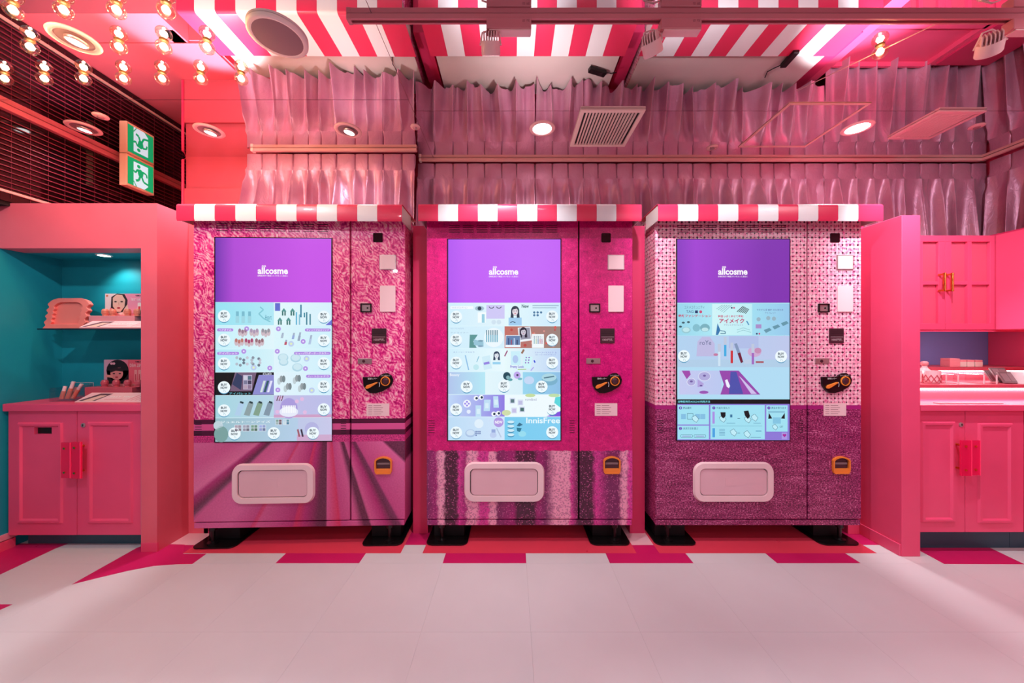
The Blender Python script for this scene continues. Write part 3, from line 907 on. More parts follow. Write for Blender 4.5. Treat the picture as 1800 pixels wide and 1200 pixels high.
    for i, (u, v) in enumerate(((896, 699), (910, 702), (899, 716), (913, 714))):
        a.rect(u, v, u+9.5, v+10, C(214, 222, 244), 3); a.rect(u+1.5, v+2, u+8, v+8.4, [C(90,120,130), C(190,190,226), C(196,190,230), C(70,110,110)][i], 4)
    a.text('rom&nd', 923, 699.5, 943, 703.6, C(150, 150, 190), 4); a.disc(932, 694.5, 9, C(196, 220, 160), 2, 3); a.disc(974, 694.5, 10, C(190, 222, 170), 2, 3); a.poly([(976, 698), (985, 696), (985, 716), (974, 708)], C(90, 214, 220), 2); a.poly([(960, 731.5), (985, 722), (985, 731.5)], C(130, 80, 220), 2)
    a.disc(890, 725, 8, C(206, 220, 170), 2, 5)
    # row 6
    a.disc(876.5, 741.5, 8.6, C(176, 150, 226), 3); a.text('NEW', 870, 739, 883.4, 744, C(250, 250, 255), 4, 0.03)
    a.disc(842, 744, 8, C(224, 240, 252), 2); a.disc(827, 761, 9, C(170, 196, 230), 2, 7); a.disc(827, 760, 7, C(206, 226, 246), 3, 5)
    for i in range(7): a.disc(837+(i % 3)*3.4, 758+(i//3)*3.2, 1.5, C(120, 140, 190), 3, n=8)
    a.disc(867, 764, 6, C(190, 206, 240), 3, 5); a.rect(864, 754, 871, 760, C(150, 170, 220), 3); a.line([(873, 752), (881, 768)], 2, C(180, 200, 226), 3)
    for i in range(4): a.disc(898, 742+i*7.5, 6, C(70, 150, 190), 2, 3.6); a.disc(898, 741+i*7.5, 6, C(206, 236, 248), 3, 2.4)
    a.poly([(908, 748), (913, 742), (919, 746), (913, 749)], C(50, 110, 140), 3); a.poly([(908, 751), (917, 752), (914, 759), (909, 757)], C(40, 120, 150), 3); a.disc(918, 762, 7, C(150, 220, 240), 3, 5)
    a.text('InnisFree', 925, 733.4, 984, 743.4, C(236, 250, 255), 4, 0.015)
    for u, v in ((802, 556.5), (970.5, 556), (802, 597), (970.5, 597), (802, 637), (970.5, 637), (820.5, 679), (886, 678), (952, 679), (802, 719), (970.5, 718), (802, 759.5), (970.5, 759)):
        buy(a, u, v)
def art_three(a):
    D = -402
    head(a, C(134, 52, 192), C(160, 62, 210), C(128, 48, 176))
    Q = lambda u: u + D + 1.5
    a.rect(788, 532, 985, 773, C(168, 224, 242), 0)
    a.hgrad(788, 534, 848, 589, C(150,214,236), C(170,230,244), 1); a.hgrad(849, 534, 919, 589, C(206,244,248), C(190,238,246), 1); a.hgrad(920, 534, 985, 589, C(160,222,242), C(150,200,236), 1)
    a.text('コスメコミュニティ', Q(1201), 537.5, Q(1236), 542.5, C(70, 100, 130), 3); a.text('TAG', Q(1204), 545, Q(1217), 550, C(80, 110, 150), 3, 0.01)
    a.rect(Q(1219.5), 545.5, Q(1224.5), 550.5, C(30, 50, 100), 3); a.disc(Q(1229.5), 548, 2.6, C(206, 80, 120), 3)
    a.text('最新ファンデーション', Q(1190), 552.6, Q(1248), 557.6, C(200, 30, 84), 3, 0.02)
    a.disc(Q(1204), 580, 8, C(150, 200, 210), 2, 5.6); a.disc(Q(1204), 579.4, 6, C(190, 230, 236), 3, 4); a.disc(Q(1222), 576, 6.6, C(130, 190, 206), 2); a.disc(Q(1237), 576, 8.6, C(120, 176, 190), 2, 7); a.disc(Q(1237), 579, 6, C(190, 230, 236), 3, 3.4)
    for u, v in ((1199, 567), (1208, 566), (1194, 574)): a.disc(Q(u), v, 2.6, C(60, 90, 100), 3, 1.8)
    for i in range(5): a.line([(Q(1257+i*3), 543+i*1.6), (Q(1268+i*4), 536)], 0.7, C(110, 160, 170), 3)
    for i in range(6): a.line([(Q(1293+i*3), 548+i*0.6), (Q(1304+i*2), 538+i)], 1.3, C(50, 60, 66), 3)
    a.disc(Q(1284), 541, 1.5, C(30, 50, 90), 3); a.disc(Q(1288), 541, 1.5, C(200, 70, 110), 3)
    a.text('韓国っぽくあせて最旬', Q(1260), 553.6, Q(1304), 557.8, C(196, 60, 106), 3, 0.02); a.text('アイメイク', Q(1262), 559.6, Q(1306), 568, C(190, 66, 110), 3, 0.035); a.text('アイシャドウパレット', Q(1270), 569.6, Q(1304), 572.6, C(130, 90, 150), 3)
    a.poly([(Q(1259), 568), (Q(1264), 580), (Q(1260), 588.5), (Q(1256), 588.5)], C(50, 120, 176), 3); a.line([(Q(1264), 586), (Q(1273), 586), (Q(1272), 582), (Q(1264), 581)], 1.4, C(60, 120, 150), 3); a.line([(Q(1310), 564), (Q(1314), 571)], 2, C(70, 140, 190), 3)
    a.line([(Q(1293), 580), (Q(1304), 576), (Q(1316), 580)], 0.8, C(140, 190, 200), 3); a.line([(Q(1293), 584), (Q(1304), 580), (Q(1318), 584)], 0.8, C(140, 190, 200), 3)
    a.text('マスカラ人気 BEST コスメまとめ', Q(1328), 542.6, Q(1374), 546.4, C(90, 100, 160), 3, 0.01); a.text('アイパレット', Q(1342), 548, Q(1361), 552, C(110, 120, 170), 3)
    for i in range(3): a.poly([(Q(1340+i*15), 580-i*6), (Q(1350+i*15), 576-i*6), (Q(1354+i*15), 580-i*6), (Q(1344+i*15), 585-i*6)], C(100, 150, 170), 3)
    for u, v in ((1331, 561), (1348, 559), (1358, 560)): a.disc(Q(u), v, 3.6, C(150, 180, 196), 3)
    a.rect(Q(1326), 570, Q(1336), 577, C(170, 140, 200), 3); a.disc(Q(1328), 586.4, 1.5, C(20, 40, 90), 3); a.disc(Q(1332.4), 586.4, 1.5, C(206, 70, 110), 3)
    # lip tints
    a.hgrad(788, 590, 985, 645, C(176, 210, 240), C(190, 200, 236), 1); a.rect(788, 632, 985, 645, C(176, 206, 232), 2)
    a.poly([(Q(1222), 626), (Q(1224), 600), (Q(1232), 592), (Q(1246), 592), (Q(1254), 604), (Q(1254), 626)], C(190, 186, 226), 2); a.text('roYe', Q(1228), 598, Q(1248), 606, C(90, 100, 140), 3)
    a.rect(Q(1279), 590.5, Q(1331), 612, C(176, 190, 232), 2); a.disc(Q(1324), 618, 12, C(206, 170, 210), 2, 9); a.disc(Q(1330), 616, 6, C(196, 140, 180), 3, 5)
    a.disc(Q(1256), 623, 4, C(196, 120, 160), 3, 2.4)
    for u, v0, vm, v1, c_ in ((1262, 604, 618, 643, C(206,228,244)), (1272.5, 592, 606, 626, C(60,170,226)), (1284, 602, 616, 638, C(206,40,50)), (1321, 604, 620, 640, C(160,100,190))):
        a.rect(Q(u-2.6), v0, Q(u+2.6), vm, C(190, 200, 222), 4); a.rect(Q(u-2), vm, Q(u+2), v1, c_, 4)
    a.poly([(Q(1288), 604), (Q(1293), 603), (Q(1299), 619), (Q(1294), 621)], C(130, 150, 186), 4); a.poly([(Q(1294), 621), (Q(1299), 619), (Q(1304), 636), (Q(1300), 638)], C(110, 24, 54), 4)
    a.rect(Q(1326), 634.6, Q(1340), 637.6, C(170, 80, 90), 4); a.poly([(Q(1306), 632), (Q(1318), 632), (Q(1318), 639), (Q(1306), 639)], C(190, 206, 230), 3)
    # face with round spectacles
    a.rect(788, 645, 985, 700, C(176, 220, 244), 1)
    a.hgrad(Q(1192), 651, Q(1266), 693, C(196, 200, 240), C(186, 200, 240), 2)
    a.poly([(Q(1196), 651), (Q(1210), 651), (Q(1212), 658), (Q(1205), 666)], C(160, 70, 170), 3)
    a.poly([(Q(1262), 651), (Q(1296), 651), (Q(1334), 693), (Q(1264), 693), (Q(1270), 675)], C(150, 70, 170), 3)
    a.poly([(Q(1282), 653), (Q(1292), 653), (Q(1304), 692), (Q(1279), 692)], C(76, 80, 170), 4); a.poly([(Q(1296), 660), (Q(1301), 664), (Q(1328), 692), (Q(1318), 692)], C(206, 190, 236), 4)
    a.poly([(Q(1272), 668), (Q(1276), 666), (Q(1281), 678), (Q(1279), 682), (Q(1275), 679)], C(240, 240, 255), 5)
    for u, v, ru, rv in ((1213, 671, 8, 7), (1236, 661, 11, 8.4)):
        a.disc(Q(u), v, ru, C(226, 232, 250), 4, rv); a.disc(Q(u), v, ru-0.9, C(176, 170, 220), 5, rv-0.9); a.disc(Q(u), v-1, 2.6, C(110, 90, 160), 6, 1.8)
    a.poly([(Q(1224), 666), (Q(1235), 674), (Q(1233), 679), (Q(1224), 680)], C(176, 160, 220), 4); a.disc(Q(1230), 677.4, 2.4, C(90, 70, 140), 5, 1.2)
    a.disc(Q(1235), 689, 8, C(160, 80, 180), 4, 2.8); a.line([(Q(1228), 688.6), (Q(1243), 688.6)], 0.7, C(110, 90, 170), 5)
    a.disc(Q(1370), 692, 30, C(176, 196, 240), 2, 30) if False else None
    # instruction panel
    a.rect(788, 701.5, 985, 709.5, C(8, 4, 10), 2); a.text('自動販売機AOCDの利用方法', Q(1190), 703.4, Q(1246), 707.4, C(130, 232, 246), 3, 0.012)
    a.rect(788, 709.5, 985, 773, C(140, 120, 214), 2)
    pan = C(160, 224, 242)
    for u0, v0, u1, v1 in ((1189, 711.5, 1244, 745.5), (1189, 747.5, 1244, 771.5), (1246.5, 711.5, 1342, 771.5), (1344.5, 712, 1382, 758)):
        a.rect(Q(u0), v0, Q(u1), v1, pan, 3)
    ink = C(30, 90, 120)
    for nmb, u, v, body, u1 in (('1', 1194, 716.5, '商品選択', 1213), ('2', 1194, 752.5, '決済方法を選ぶ', 1225), ('3', 1252.5, 716.5, '代金を支払う', 1280), ('4', 1349, 716.5, '商品を取り出す', 1379.5)):
        a.disc(Q(u), v, 2.7, C(110, 60, 180), 4); a.text(nmb, Q(u-0.7), v-1.6, Q(u+0.7), v+1.6, pan, 5); a.text(body, Q(u+4.5), v-2, Q(u1), v+2, ink, 4, 0.006)
    for u in (1195, 1220, 1229): a.rect(Q(u), 727, Q(u+8.5), 736, C(130, 190, 226), 4)
    a.line([(Q(1206), 726), (Q(1216), 726), (Q(1216), 736), (Q(1206), 736), (Q(1206), 726)], 0.6, ink, 4)
    def hand(u, v, k=1.0):
        a.poly([(Q(u), v), (Q(u+6*k), v-4*k), (Q(u+12*k), v+3*k), (Q(u+8*k), v+9*k), (Q(u+2*k), v+5*k)], C(190, 236, 248), 5)
        a.line([(Q(u), v), (Q(u+6*k), v-4*k), (Q(u+12*k), v+3*k), (Q(u+8*k), v+9*k), (Q(u+2*k), v+5*k), (Q(u), v)], 0.6, ink, 6)
    hand(1214, 733); hand(1262, 733); hand(1306, 734); hand(1318, 731); hand(1281, 757); hand(1305, 760); hand(1355, 748, 0.8)
    a.poly([(Q(1264), 724), (Q(1273), 724), (Q(1273), 731), (Q(1269), 735), (Q(1265), 731)], C(16, 10, 20), 7); a.poly([(Q(1305), 722), (Q(1313), 721), (Q(1316), 731), (Q(1312), 736), (Q(1307), 730)], C(16, 10, 20), 7)
    a.rect(Q(1250), 723, Q(1254), 744, C(170, 140, 226), 4); a.rect(Q(1250), 752, Q(1254.5), 768, C(70, 160, 226), 4); a.rect(Q(1281), 728, Q(1285), 733, C(60, 120, 160), 4)
    a.line([(Q(1247), 748.2), (Q(1337), 748.2)], 0.6, C(120, 180, 200), 4)
    for u, v in ((1294, 735), (1294, 760.5)): a.line([(Q(u), v), (Q(u+4.5), v)], 0.8, ink, 4)
    for i in range(5): a.line([(Q(1262), 754+i*2.6), (Q(1272), 754+i*2.6)], 0.9, C(90, 150, 190), 4)
    a.line([(Q(1326), 757), (Q(1336), 757)], 1.4, C(70, 140, 180), 4); a.line([(Q(1317), 768), (Q(1335), 768)], 0.9, C(100, 160, 190), 4); a.line([(Q(1275), 743), (Q(1290), 743)], 0.9, C(100, 160, 190), 4); a.line([(Q(1322), 743), (Q(1335), 743)], 0.9, C(100, 160, 190), 4)
    for u0, u1 in ((1194, 1215.5), (1217.5, 1238.5)):
        a.rr(Q(u0), 763, Q(u1), 768.5, 2, ink, 4); a.rr(Q(u0+0.5), 763.5, Q(u1-0.5), 768, 1.6, pan, 5); a.line([(Q(u0+3), 765.8), (Q(u1-3), 765.8)], 1, C(150, 120, 200), 6)
    a.poly([(Q(1349), 725), (Q(1355), 735), (Q(1348), 735.6)], C(16, 14, 24), 4); a.poly([(Q(1377), 725), (Q(1377), 735.6), (Q(1370), 735)], C(16, 14, 24), 4)
    a.rect(Q(1348), 722, Q(1377), 725, C(130, 190, 214), 4); a.rect(Q(1356), 733, Q(1370), 744, C(130, 196, 226), 4); a.text('GET', Q(1368), 748, Q(1374), 751, ink, 5)
    a.rect(Q(1371.5), 759.5, Q(1381), 771.5, C(170, 150, 226), 4)
    a.disc(Q(1374.9), 763.8, 1.8, C(170, 40, 150), 5); a.disc(Q(1377.9), 763.8, 1.8, C(170, 40, 150), 5); a.poly([(Q(1373.2), 764.4), (Q(1379.6), 764.4), (Q(1376.4), 768)], C(170, 40, 150), 5)
    for u, v in ((1200, 625.5), (1370.5, 626)): buy(a, Q(u), v)

SECOND_FEET = []
def machine(label, cx, dfront, rot, wrap, art):
    M = thing('vending_machine', label, 'vending machine', (0, 0, 0))
    B = lambda mb, name, m, par=M, **k: mb.build(name, m, par, local=True, **k)
    ztop = 1.830; zb = LZ(923); zk = LZ(913)
    xl, xr, xsplit = -HWD, HWD, LX(1017.5)
    B(MB().box(xl+0.004, xr-0.004, 0.03, 0.56, zb, ztop), 'cabinet', wrap, bevel=0.004)
    B(MB().box(xl+0.012, xr-0.012, 0.024, 0.033, zb+0.004, ztop-0.004), 'shadow_gap', 'gap_black')
    B(MB().box(xl+0.003, xr-0.003, 0.06, 0.56, ztop, ztop+0.008), 'roof', 'white_metal')
    # doors
    main = B(MB().box(xl, xsplit-0.004, 0.0, 0.026, zk+0.003, ztop), 'main_door', wrap, bevel=0.003)
    side = B(MB().box(xsplit+0.004, xr, 0.0, 0.026, zk+0.003, ztop), 'service_door', wrap, bevel=0.003)
    B(MB().box(xl+0.002, xr-0.004, 0.001, 0.026, zb, zk-0.002), 'kick_strip', wrap, bevel=0.002)
    # louvres in the head of the main door
    v = MB()
    for r in range(4):
        for c in range(8):
            u0 = 789 + c*24.5
            v.box(LX(u0), LX(u0+19), -0.0012, 0.001, LZ(396+r*4.0)-0.0015, LZ(396+r*4.0)+0.0015)
    vo = B(v, 'vent_slits', 'gap_black', main); vo['kind'] = 'stuff'
    for u0, u1 in ((753, 764), (1001, 1010)):
        g = MB()
        for r in range(6):
            zz = LZ(757 + r*4.2 - 18)
            g.box(LX(u0), LX(u1), -0.001, 0.001, zz-0.0013, zz+0.0013)
        go = B(g, 'side_slits', 'gap_black', main); go['kind'] = 'stuff'
    # display
    scn = B(MB().box(LX(786), LX(986.5), -0.0035, 0.0, LZ(774.5), LZ(419.5)), 'screen', 'black_plastic', main)
    a = Art(lambda u, v: (LX(u), -0.0038, LZ(v)), (0, -1, 0), 0.00012)
    art(a)
    B(a, 'screen_image', 'screen_glow', scn)
    # pick-up hatch
    oz0, oz1 = LZ(881.5), LZ(811.5)
    fr = MB(); N = 6
    out = rrect(LX(816), LX(957), oz0, oz1, 0.055, N)
    mid = rrect(LX(818), LX(955), oz0+0.006, oz1-0.006, 0.050, N)
    inn = rrect(LX(826.5), LX(945.5), LZ(870), LZ(822), 0.028, N)
    n = len(out)
    vs = [(x, 0.0, z) for x, z in out] + [(x, -0.013, z) for x, z in mid] + [(x, -0.013, z) for x, z in inn] + [(x, -0.001, z) for x, z in inn]
    fs = []
    for k in range(3):
        for i in range(n):
            j = (i+1) % n
            fs.append((k*n+i, k*n+j, (k+1)*n+j, (k+1)*n+i))
    fr.add(vs, fs)
    hatch = B(fr, 'hatch_frame', 'blush_plastic', main, smooth=False)
    B(MB().prism_y(inn, -0.0012, 0.0), 'hatch_recess', 'gap_black', hatch)
    fp = rrect(LX(828), LX(944.5), LZ(869), LZ(823.5), 0.024, N)
    flap = B(MB().prism_y(fp, -0.007, -0.001), 'hatch_flap', 'blush_plastic_dark', hatch, bevel=0.002)
    B(MB().prism_y(rrect(LX(872), LX(894), LZ(853), LZ(839), 0.004), -0.0078, -0.006), 'hatch_emblem', 'blush_plastic_dark', flap)
    # service side
    B(MB().prism_y(rrect(LX(1057), LX(1073.5), LZ(426), LZ(410), 0.006), -0.004, 0.0), 'sensor_window', 'dark_glass', side, bevel=0.001)
    dp = B(MB().box(LX(1068), LX(1097), -0.005, 0.0, LZ(474), LZ(448)), 'display_panel', 'silver', side, bevel=0.001)
    B(MB().box(LX(1069.5), LX(1095.5), -0.0058, -0.004, LZ(472.6), LZ(449.4)), 'display_face', 'blush_plastic', dp)
    B(MB().prism_y(rrect(LX(1069), LX(1096), LZ(548), LZ(502), 0.004), -0.006, 0.0), 'card_reader', 'blush_plastic', side, bevel=0.0015)
    cr = B(MB().ring_y(rrect(LX(1035.5), LX(1054.5), LZ(549), LZ(533.5), 0.003), rrect(LX(1037.5), LX(1052.5), LZ(547), LZ(535.5), 0.002), -0.008, 0.0), 'code_scanner', 'black_plastic', side)
    B(MB().box(LX(1037), LX(1053), -0.003, 0.0, LZ(547.5), LZ(535)), 'scanner_glass', 'silver', cr)
    B(MB().lathe((LX(1047.5), -0.0032, LZ(541.5)), [(0.0001, -0.001), (0.005, -0.001), (0.005, 0.001)], 12, 'y'), 'scanner_lens', 'gap_black', cr)
    bs = B(MB().box(LX(1055), LX(1080), -0.005, 0.0, LZ(603), LZ(577)), 'bill_slot', 'dark_brown', side, bevel=0.001)
    sl_ = MB()
    for i in range(6): sl_.box(LX(1056), LX(1079), -0.0058, -0.005, LZ(579.5+i*2.2), LZ(580.3+i*2.2))
    so = B(sl_, 'slot_ribs', 'gap_black', bs); so['kind'] = 'stuff'
    ta = Art(lambda u, v: (LX(u), -0.0055, LZ(v)), (0, -1, 0))
    ta.line([(1056.5, 592), (1078.5, 592)], 0.7, C(190, 150, 160), 1); ta.text('1000円札', 1058.5, 594.4, 1077, 599, C(200, 170, 176), 1)
    B(ta, 'slot_lettering', 'paper', bs)
    ct = B(MB().box(LX(1030.5), LX(1055), -0.004, 0.0, LZ(639), LZ(629.5)), 'button_plate', 'silver', side, bevel=0.001)
    B(MB().lathe((LX(1041), -0.005, LZ(634.4)), [(0.0001, -0.001), (0.008, -0.001), (0.008, 0.002)], 16, 'y'), 'button', 'dark_brown', ct)
    # coin unit
    cpts = [(1040, 662), (1067, 661.5), (1070, 658.5), (1076, 655.6), (1083, 655.2), (1089.5, 659.5), (1092.5, 667), (1091, 674), (1086, 680), (1074, 687), (1062, 690.5), (1053, 690), (1046, 685), (1041, 677)]
    cu_ = B(MB().prism_y([(LX(u), LZ(v)) for u, v in reversed(cpts)], -0.012, 0.0), 'coin_unit', 'black_plastic', side, bevel=0.002)
    lv = [(1045.5, 679.5), (1048, 676), (1054, 674.2), (1063, 671), (1066, 670.5), (1066.3, 672), (1060, 676), (1054.5, 679.6), (1050, 682), (1046.6, 682)]
    B(MB().prism_y([(LX(u), LZ(v)) for u, v in reversed(lv)], -0.021, -0.012), 'return_lever', 'orange_plastic', cu_, bevel=0.002)
    B(MB().lathe((LX(1079.5), -0.013, LZ(669)), [(0.026, 0), (0.026, -0.004), (0.021, -0.005), (0.021, 0.0)], 24, 'y'), 'coin_ring', 'orange_plastic', cu_, smooth=False)
    B(MB().lathe((LX(1079.5), -0.013, LZ(669)), [(0.018, 0.001), (0.017, -0.004), (0.012, -0.006), (0.0001, -0.0065)], 20, 'y'), 'coin_slot', 'dark_brown', cu_, smooth=True)
    ta = Art(lambda u, v: (LX(u), -0.0122, LZ(v)), (0, -1, 0))
    ta.text('返却レバー', 1049, 663.2, 1065, 666.2, C(230, 220, 224), 1, 0.01); ta.text('コイン投入口', 1071, 658.2, 1087, 660.6, C(220, 210, 214), 1)
    ta.line([(1068.4, 671), (1069.4, 675), (1068.6, 679)], 0.8, C(220, 214, 230), 1)
    B(ta, 'coin_lettering', 'paper', cu_)
    # sticker
    st = B(MB().box(LX(1045.5), LX(1085), -0.0012, 0.0, LZ(730.5), LZ(708.5)), 'sticker', 'pink_box', side)
    ta = Art(lambda u, v: (LX(u), -0.0013, LZ(v)), (0, -1, 0))
    ta.rect(1045.5, 708.5, 1085, 730.5, C(240, 200, 206), 0)
    for i in range(5):
        ta.line([(1048.5, 712.4+i*3.6), (1055.5, 712.4+i*3.6)], 0.7, C(140, 80, 90), 1); ta.line([(1057.5, 712.4+i*3.6), (1071+(i % 2)*3, 712.4+i*3.6)], 0.7, C(150, 90, 100), 1)
    B(ta, 'sticker_print', 'paper', st)
    # coin return cup
    cpo = [(1060, 829), (1061, 826)]
    def cup(inset):
        pts = []
        for u, v in ((1063, 831.5), (1060.5, 828), (1060, 822), (1060, 808), (1063, 804.5), (1069, 802), (1075, 801.2), (1081, 802), (1087, 804.5), (1090, 808), (1090, 822), (1089.5, 828), (1087, 831.5)):
            pts.append((LX(1075+(u-1075)*inset), LZ(816.5+(v-816.5)*inset)))
        return list(reversed(pts))
    co = B(MB().ring_y(cup(1.0), cup(0.84), -0.012, 0.0), 'coin_return', 'orange_plastic', side)
    B(MB().prism_y(cup(0.86), -0.001, 0.0), 'return_cup', 'dark_brown', co)
    B(MB().prism_y([(LX(1061.5), LZ(831)), (LX(1088.5), LZ(831)), (LX(1088.5), LZ(822.5)), (LX(1061.5), LZ(822.5))], -0.009, 0.0), 'return_lip', 'orange_plastic', co, bevel=0.002)
    B(MB().box(LX(1064), LX(1086), -0.004, 0.0, LZ(815.5), LZ(812)), 'return_flap', 'grey_compact', co)
    # black foot plates and levelling legs
    for x0, x1 in ((749, 822), (1037, 1108)):
        pts = [(LX(x0), 0.30), (LX(x1), 0.30)]
        r = 0.035
        fp_ = [(LX(x0)+r*(1-math.cos(q*PI/8)) , -0.02 + r*(1-math.sin(q*PI/8))) for q in range(0, 5)]
        fq_ = [(LX(x1)-r*(1-math.cos(q*PI/8)) , -0.02 + r*(1-math.sin(q*PI/8))) for q in range(4, -1, -1)]
        poly = fp_ + fq_ + [(LX(x1), 0.34), (LX(x0), 0.34)]
        p = B(MB().prism_z(poly, 0.0008, 0.008), 'foot_plate', 'black_plastic', M, bevel=0.0015)
        B(MB().box(LX(x0)+0.03, LX(x1)-0.03, 0.07, 0.33, 0.008, zb), 'foot_block', 'gap_black', p)
        B(MB().lathe(((LX(x0+x1)/2.0 if False else LX((x0+x1)/2.0 + (-10 if x0 < 900 else 10))), 0.03, 0.008), [(0.028, 0), (0.028, 0.006), (0.010, 0.010), (0.010, 0.07), (0.02, 0.072), (0.02, zb-0.008)], 12, 'z'), 'levelling_leg', 'black_plastic', p)
    M.location = (cx, dfront, 0); M.rotation_euler = (0, 0, rot)
    return M
CXM = (931-900)*S
machine('vending machine wrapped in pink looped yarn print with pleated cloth print below', CXM - 1.2607 + 0.0003, 1.9353, -math.radians(-1.75), 'wrap_yarn', art_one)
machine('vending machine wrapped in magenta felt print with glitter stripes below', CXM, 1.953, 0, 'wrap_felt', art_two)
machine('vending machine wrapped in pale pink basket weave print over dark knit', CXM + 1.2663, 1.953, 0, 'wrap_weave', art_three)

# ------------------------------------------------------------------ awnings on the machines
def awning(label, xs, d, zt, zb, dback, cap_side, rot=0.0):
    x0, x1 = xs[0], xs[-1]
    xm = (x0+x1)/2
    T = thing('awning', label, 'awning', (xm, d, zb), 'striped awnings on the vending machines')
    R = 0.018
    prof = [(0.004, 0.0)]
    prof += [(0.0, 0.012)]
    for q in range(0, 6):
        a_ = PI/2*q/5
        prof.append((R - R*math.cos(a_), zt-zb-R + R*math.sin(a_)))
    prof.append((dback-d, zt-zb))
    th = 0.003
    for i in range(len(xs)-1):
        a, b = xs[i]-xm+0.0003, xs[i+1]-xm-0.0003
        n = len(prof)
        nr = []
        for k, (y, z) in enumerate(prof):
            p0 = Vector(prof[max(0, k-1)]); p1 = Vector(prof[min(n-1, k+1)])
            tdir = (p1-p0).normalized(); nr.append((y + tdir.y*th, z - tdir.x*th))
        mb = MB()
        vs = [(a, y, z) for y, z in prof] + [(b, y, z) for y, z in prof] + [(a, y, z) for y, z in nr] + [(b, y, z) for y, z in nr]
        fs = []
        for k in range(n-1):
            fs += [(k, n+k, n+k+1, k+1), (2*n+k, 2*n+k+1, 3*n+k+1, 3*n+k), (k, k+1, 2*n+k+1, 2*n+k), (n+k, 3*n+k, 3*n+k+1, n+k+1)]
        fs += [(0, 2*n, 3*n, n), (n-1, 2*n-1, 4*n-1, 3*n-1)]
        mb.add(vs, fs)
        o = mb.build('stripe', 'stripe_red' if i % 2 == 0 else 'stripe_white', T, local=True)
        me = o.data
        me.polygons.foreach_set('use_smooth', [True]*len(me.polygons))
        es = o.modifiers.new('edges', 'EDGE_SPLIT'); es.split_angle = math.radians(40)
    w2 = (x1-x0)/2
    fr = MB()
    fr.box(-w2+0.006, w2-0.006, 0.012, 0.185, zt-zb-0.012, zt-zb-0.004)
    fr.box(-w2+0.004, -w2+0.009, 0.008, 0.185, 0.006, zt-zb-0.004)
    fr.box(w2-0.009, w2-0.004, 0.008, 0.185, 0.006, zt-zb-0.004)
    fr.build('awning_frame', 'white_metal', T, local=True, bevel=0.002)
    br = MB().box(-w2+0.05, -w2+0.058, 0.09, 0.16, 0.0, 0.03).box(w2-0.058, w2-0.05, 0.09, 0.16, 0.0, 0.03)
    br.build('bracket', 'silver', T, local=True)
    T.rotation_euler = (0, 0, rot)
    return T
DA = 1.873; ZT = FZ(357, DA); ZBm = FZ(388, DA); DBK = 2.16
def xs_of(pxs, d): return [FX(p, d) for p in pxs]
awning('red and white striped awning over the yarn-print machine', xs_of([311, 342, 378, 414, 450, 485.5, 521, 556.5, 592, 627.5, 662.5, 706], DA), DA, ZT, ZBm, DBK, 1, math.radians(0.4))
awning('red and white striped awning over the felt-print machine', xs_of([735, 770, 805, 840, 874.5, 909.5, 944.5, 979, 1014, 1049, 1083.5, 1128], DA), DA, ZT, ZBm, DBK, 1)
awning('red and white striped awning over the weave-print machine', xs_of([1157, 1192, 1227.5, 1262.5, 1298, 1333, 1368.5, 1403.5, 1438.5, 1473.5, 1509, 1553], DA), DA, ZT, ZBm, DBK, -1)
# adapters and leads lying on the machine roofs (seen in the ceiling mirror)
def roof_pt(px, py, z=1.845):
    h = 2*(CEIL-HC) - (z-HC); d = F*h/(600-py)
    return (FX(px, d), d)
def adapter(label, p, ang, cable):
    T = thing('power_adapter', label, 'adapter', (p[0], p[1], 1.8445))
    b = MB().box(-0.06, 0.06, -0.018, 0.018, 0, 0.028)
    b.xform(Matrix.Rotation(ang, 4, 'Z'))
    b.build('case', 'black_plastic', T, local=True, bevel=0.004)
    MB().tube([(x, y, 0.004) for x, y in cable], 0.003, 6).build('lead', 'black_plastic', T, local=True)
    return T
adapter('black power adapter on the felt-print machine roof, reflected overhead', roof_pt(1050, 122), 0.35, [(0.06, 0.02), (0.1, 0.03), (0.13, 0.02)])
adapter('black power adapter on the weave-print machine roof, reflected overhead', roof_pt(1388, 99), 1.5, [(0, -0.06+0.12), (-0.03, 0.09), (-0.05, 0.12), (-0.03, 0.17)])
p = roof_pt(700, 118)
tag(MB().tube([(p[0]-0.01, p[1]-0.09, 1.848), (p[0]-0.025, p[1]-0.03, 1.848), (p[0]-0.015, p[1]+0.05, 1.848), (p[0]+0.03, p[1]+0.10, 1.848)], 0.003, 6).build('cable', 'black_plastic'), 'thin black cable looping over the yarn-print machine roof, reflected overhead', 'cable')

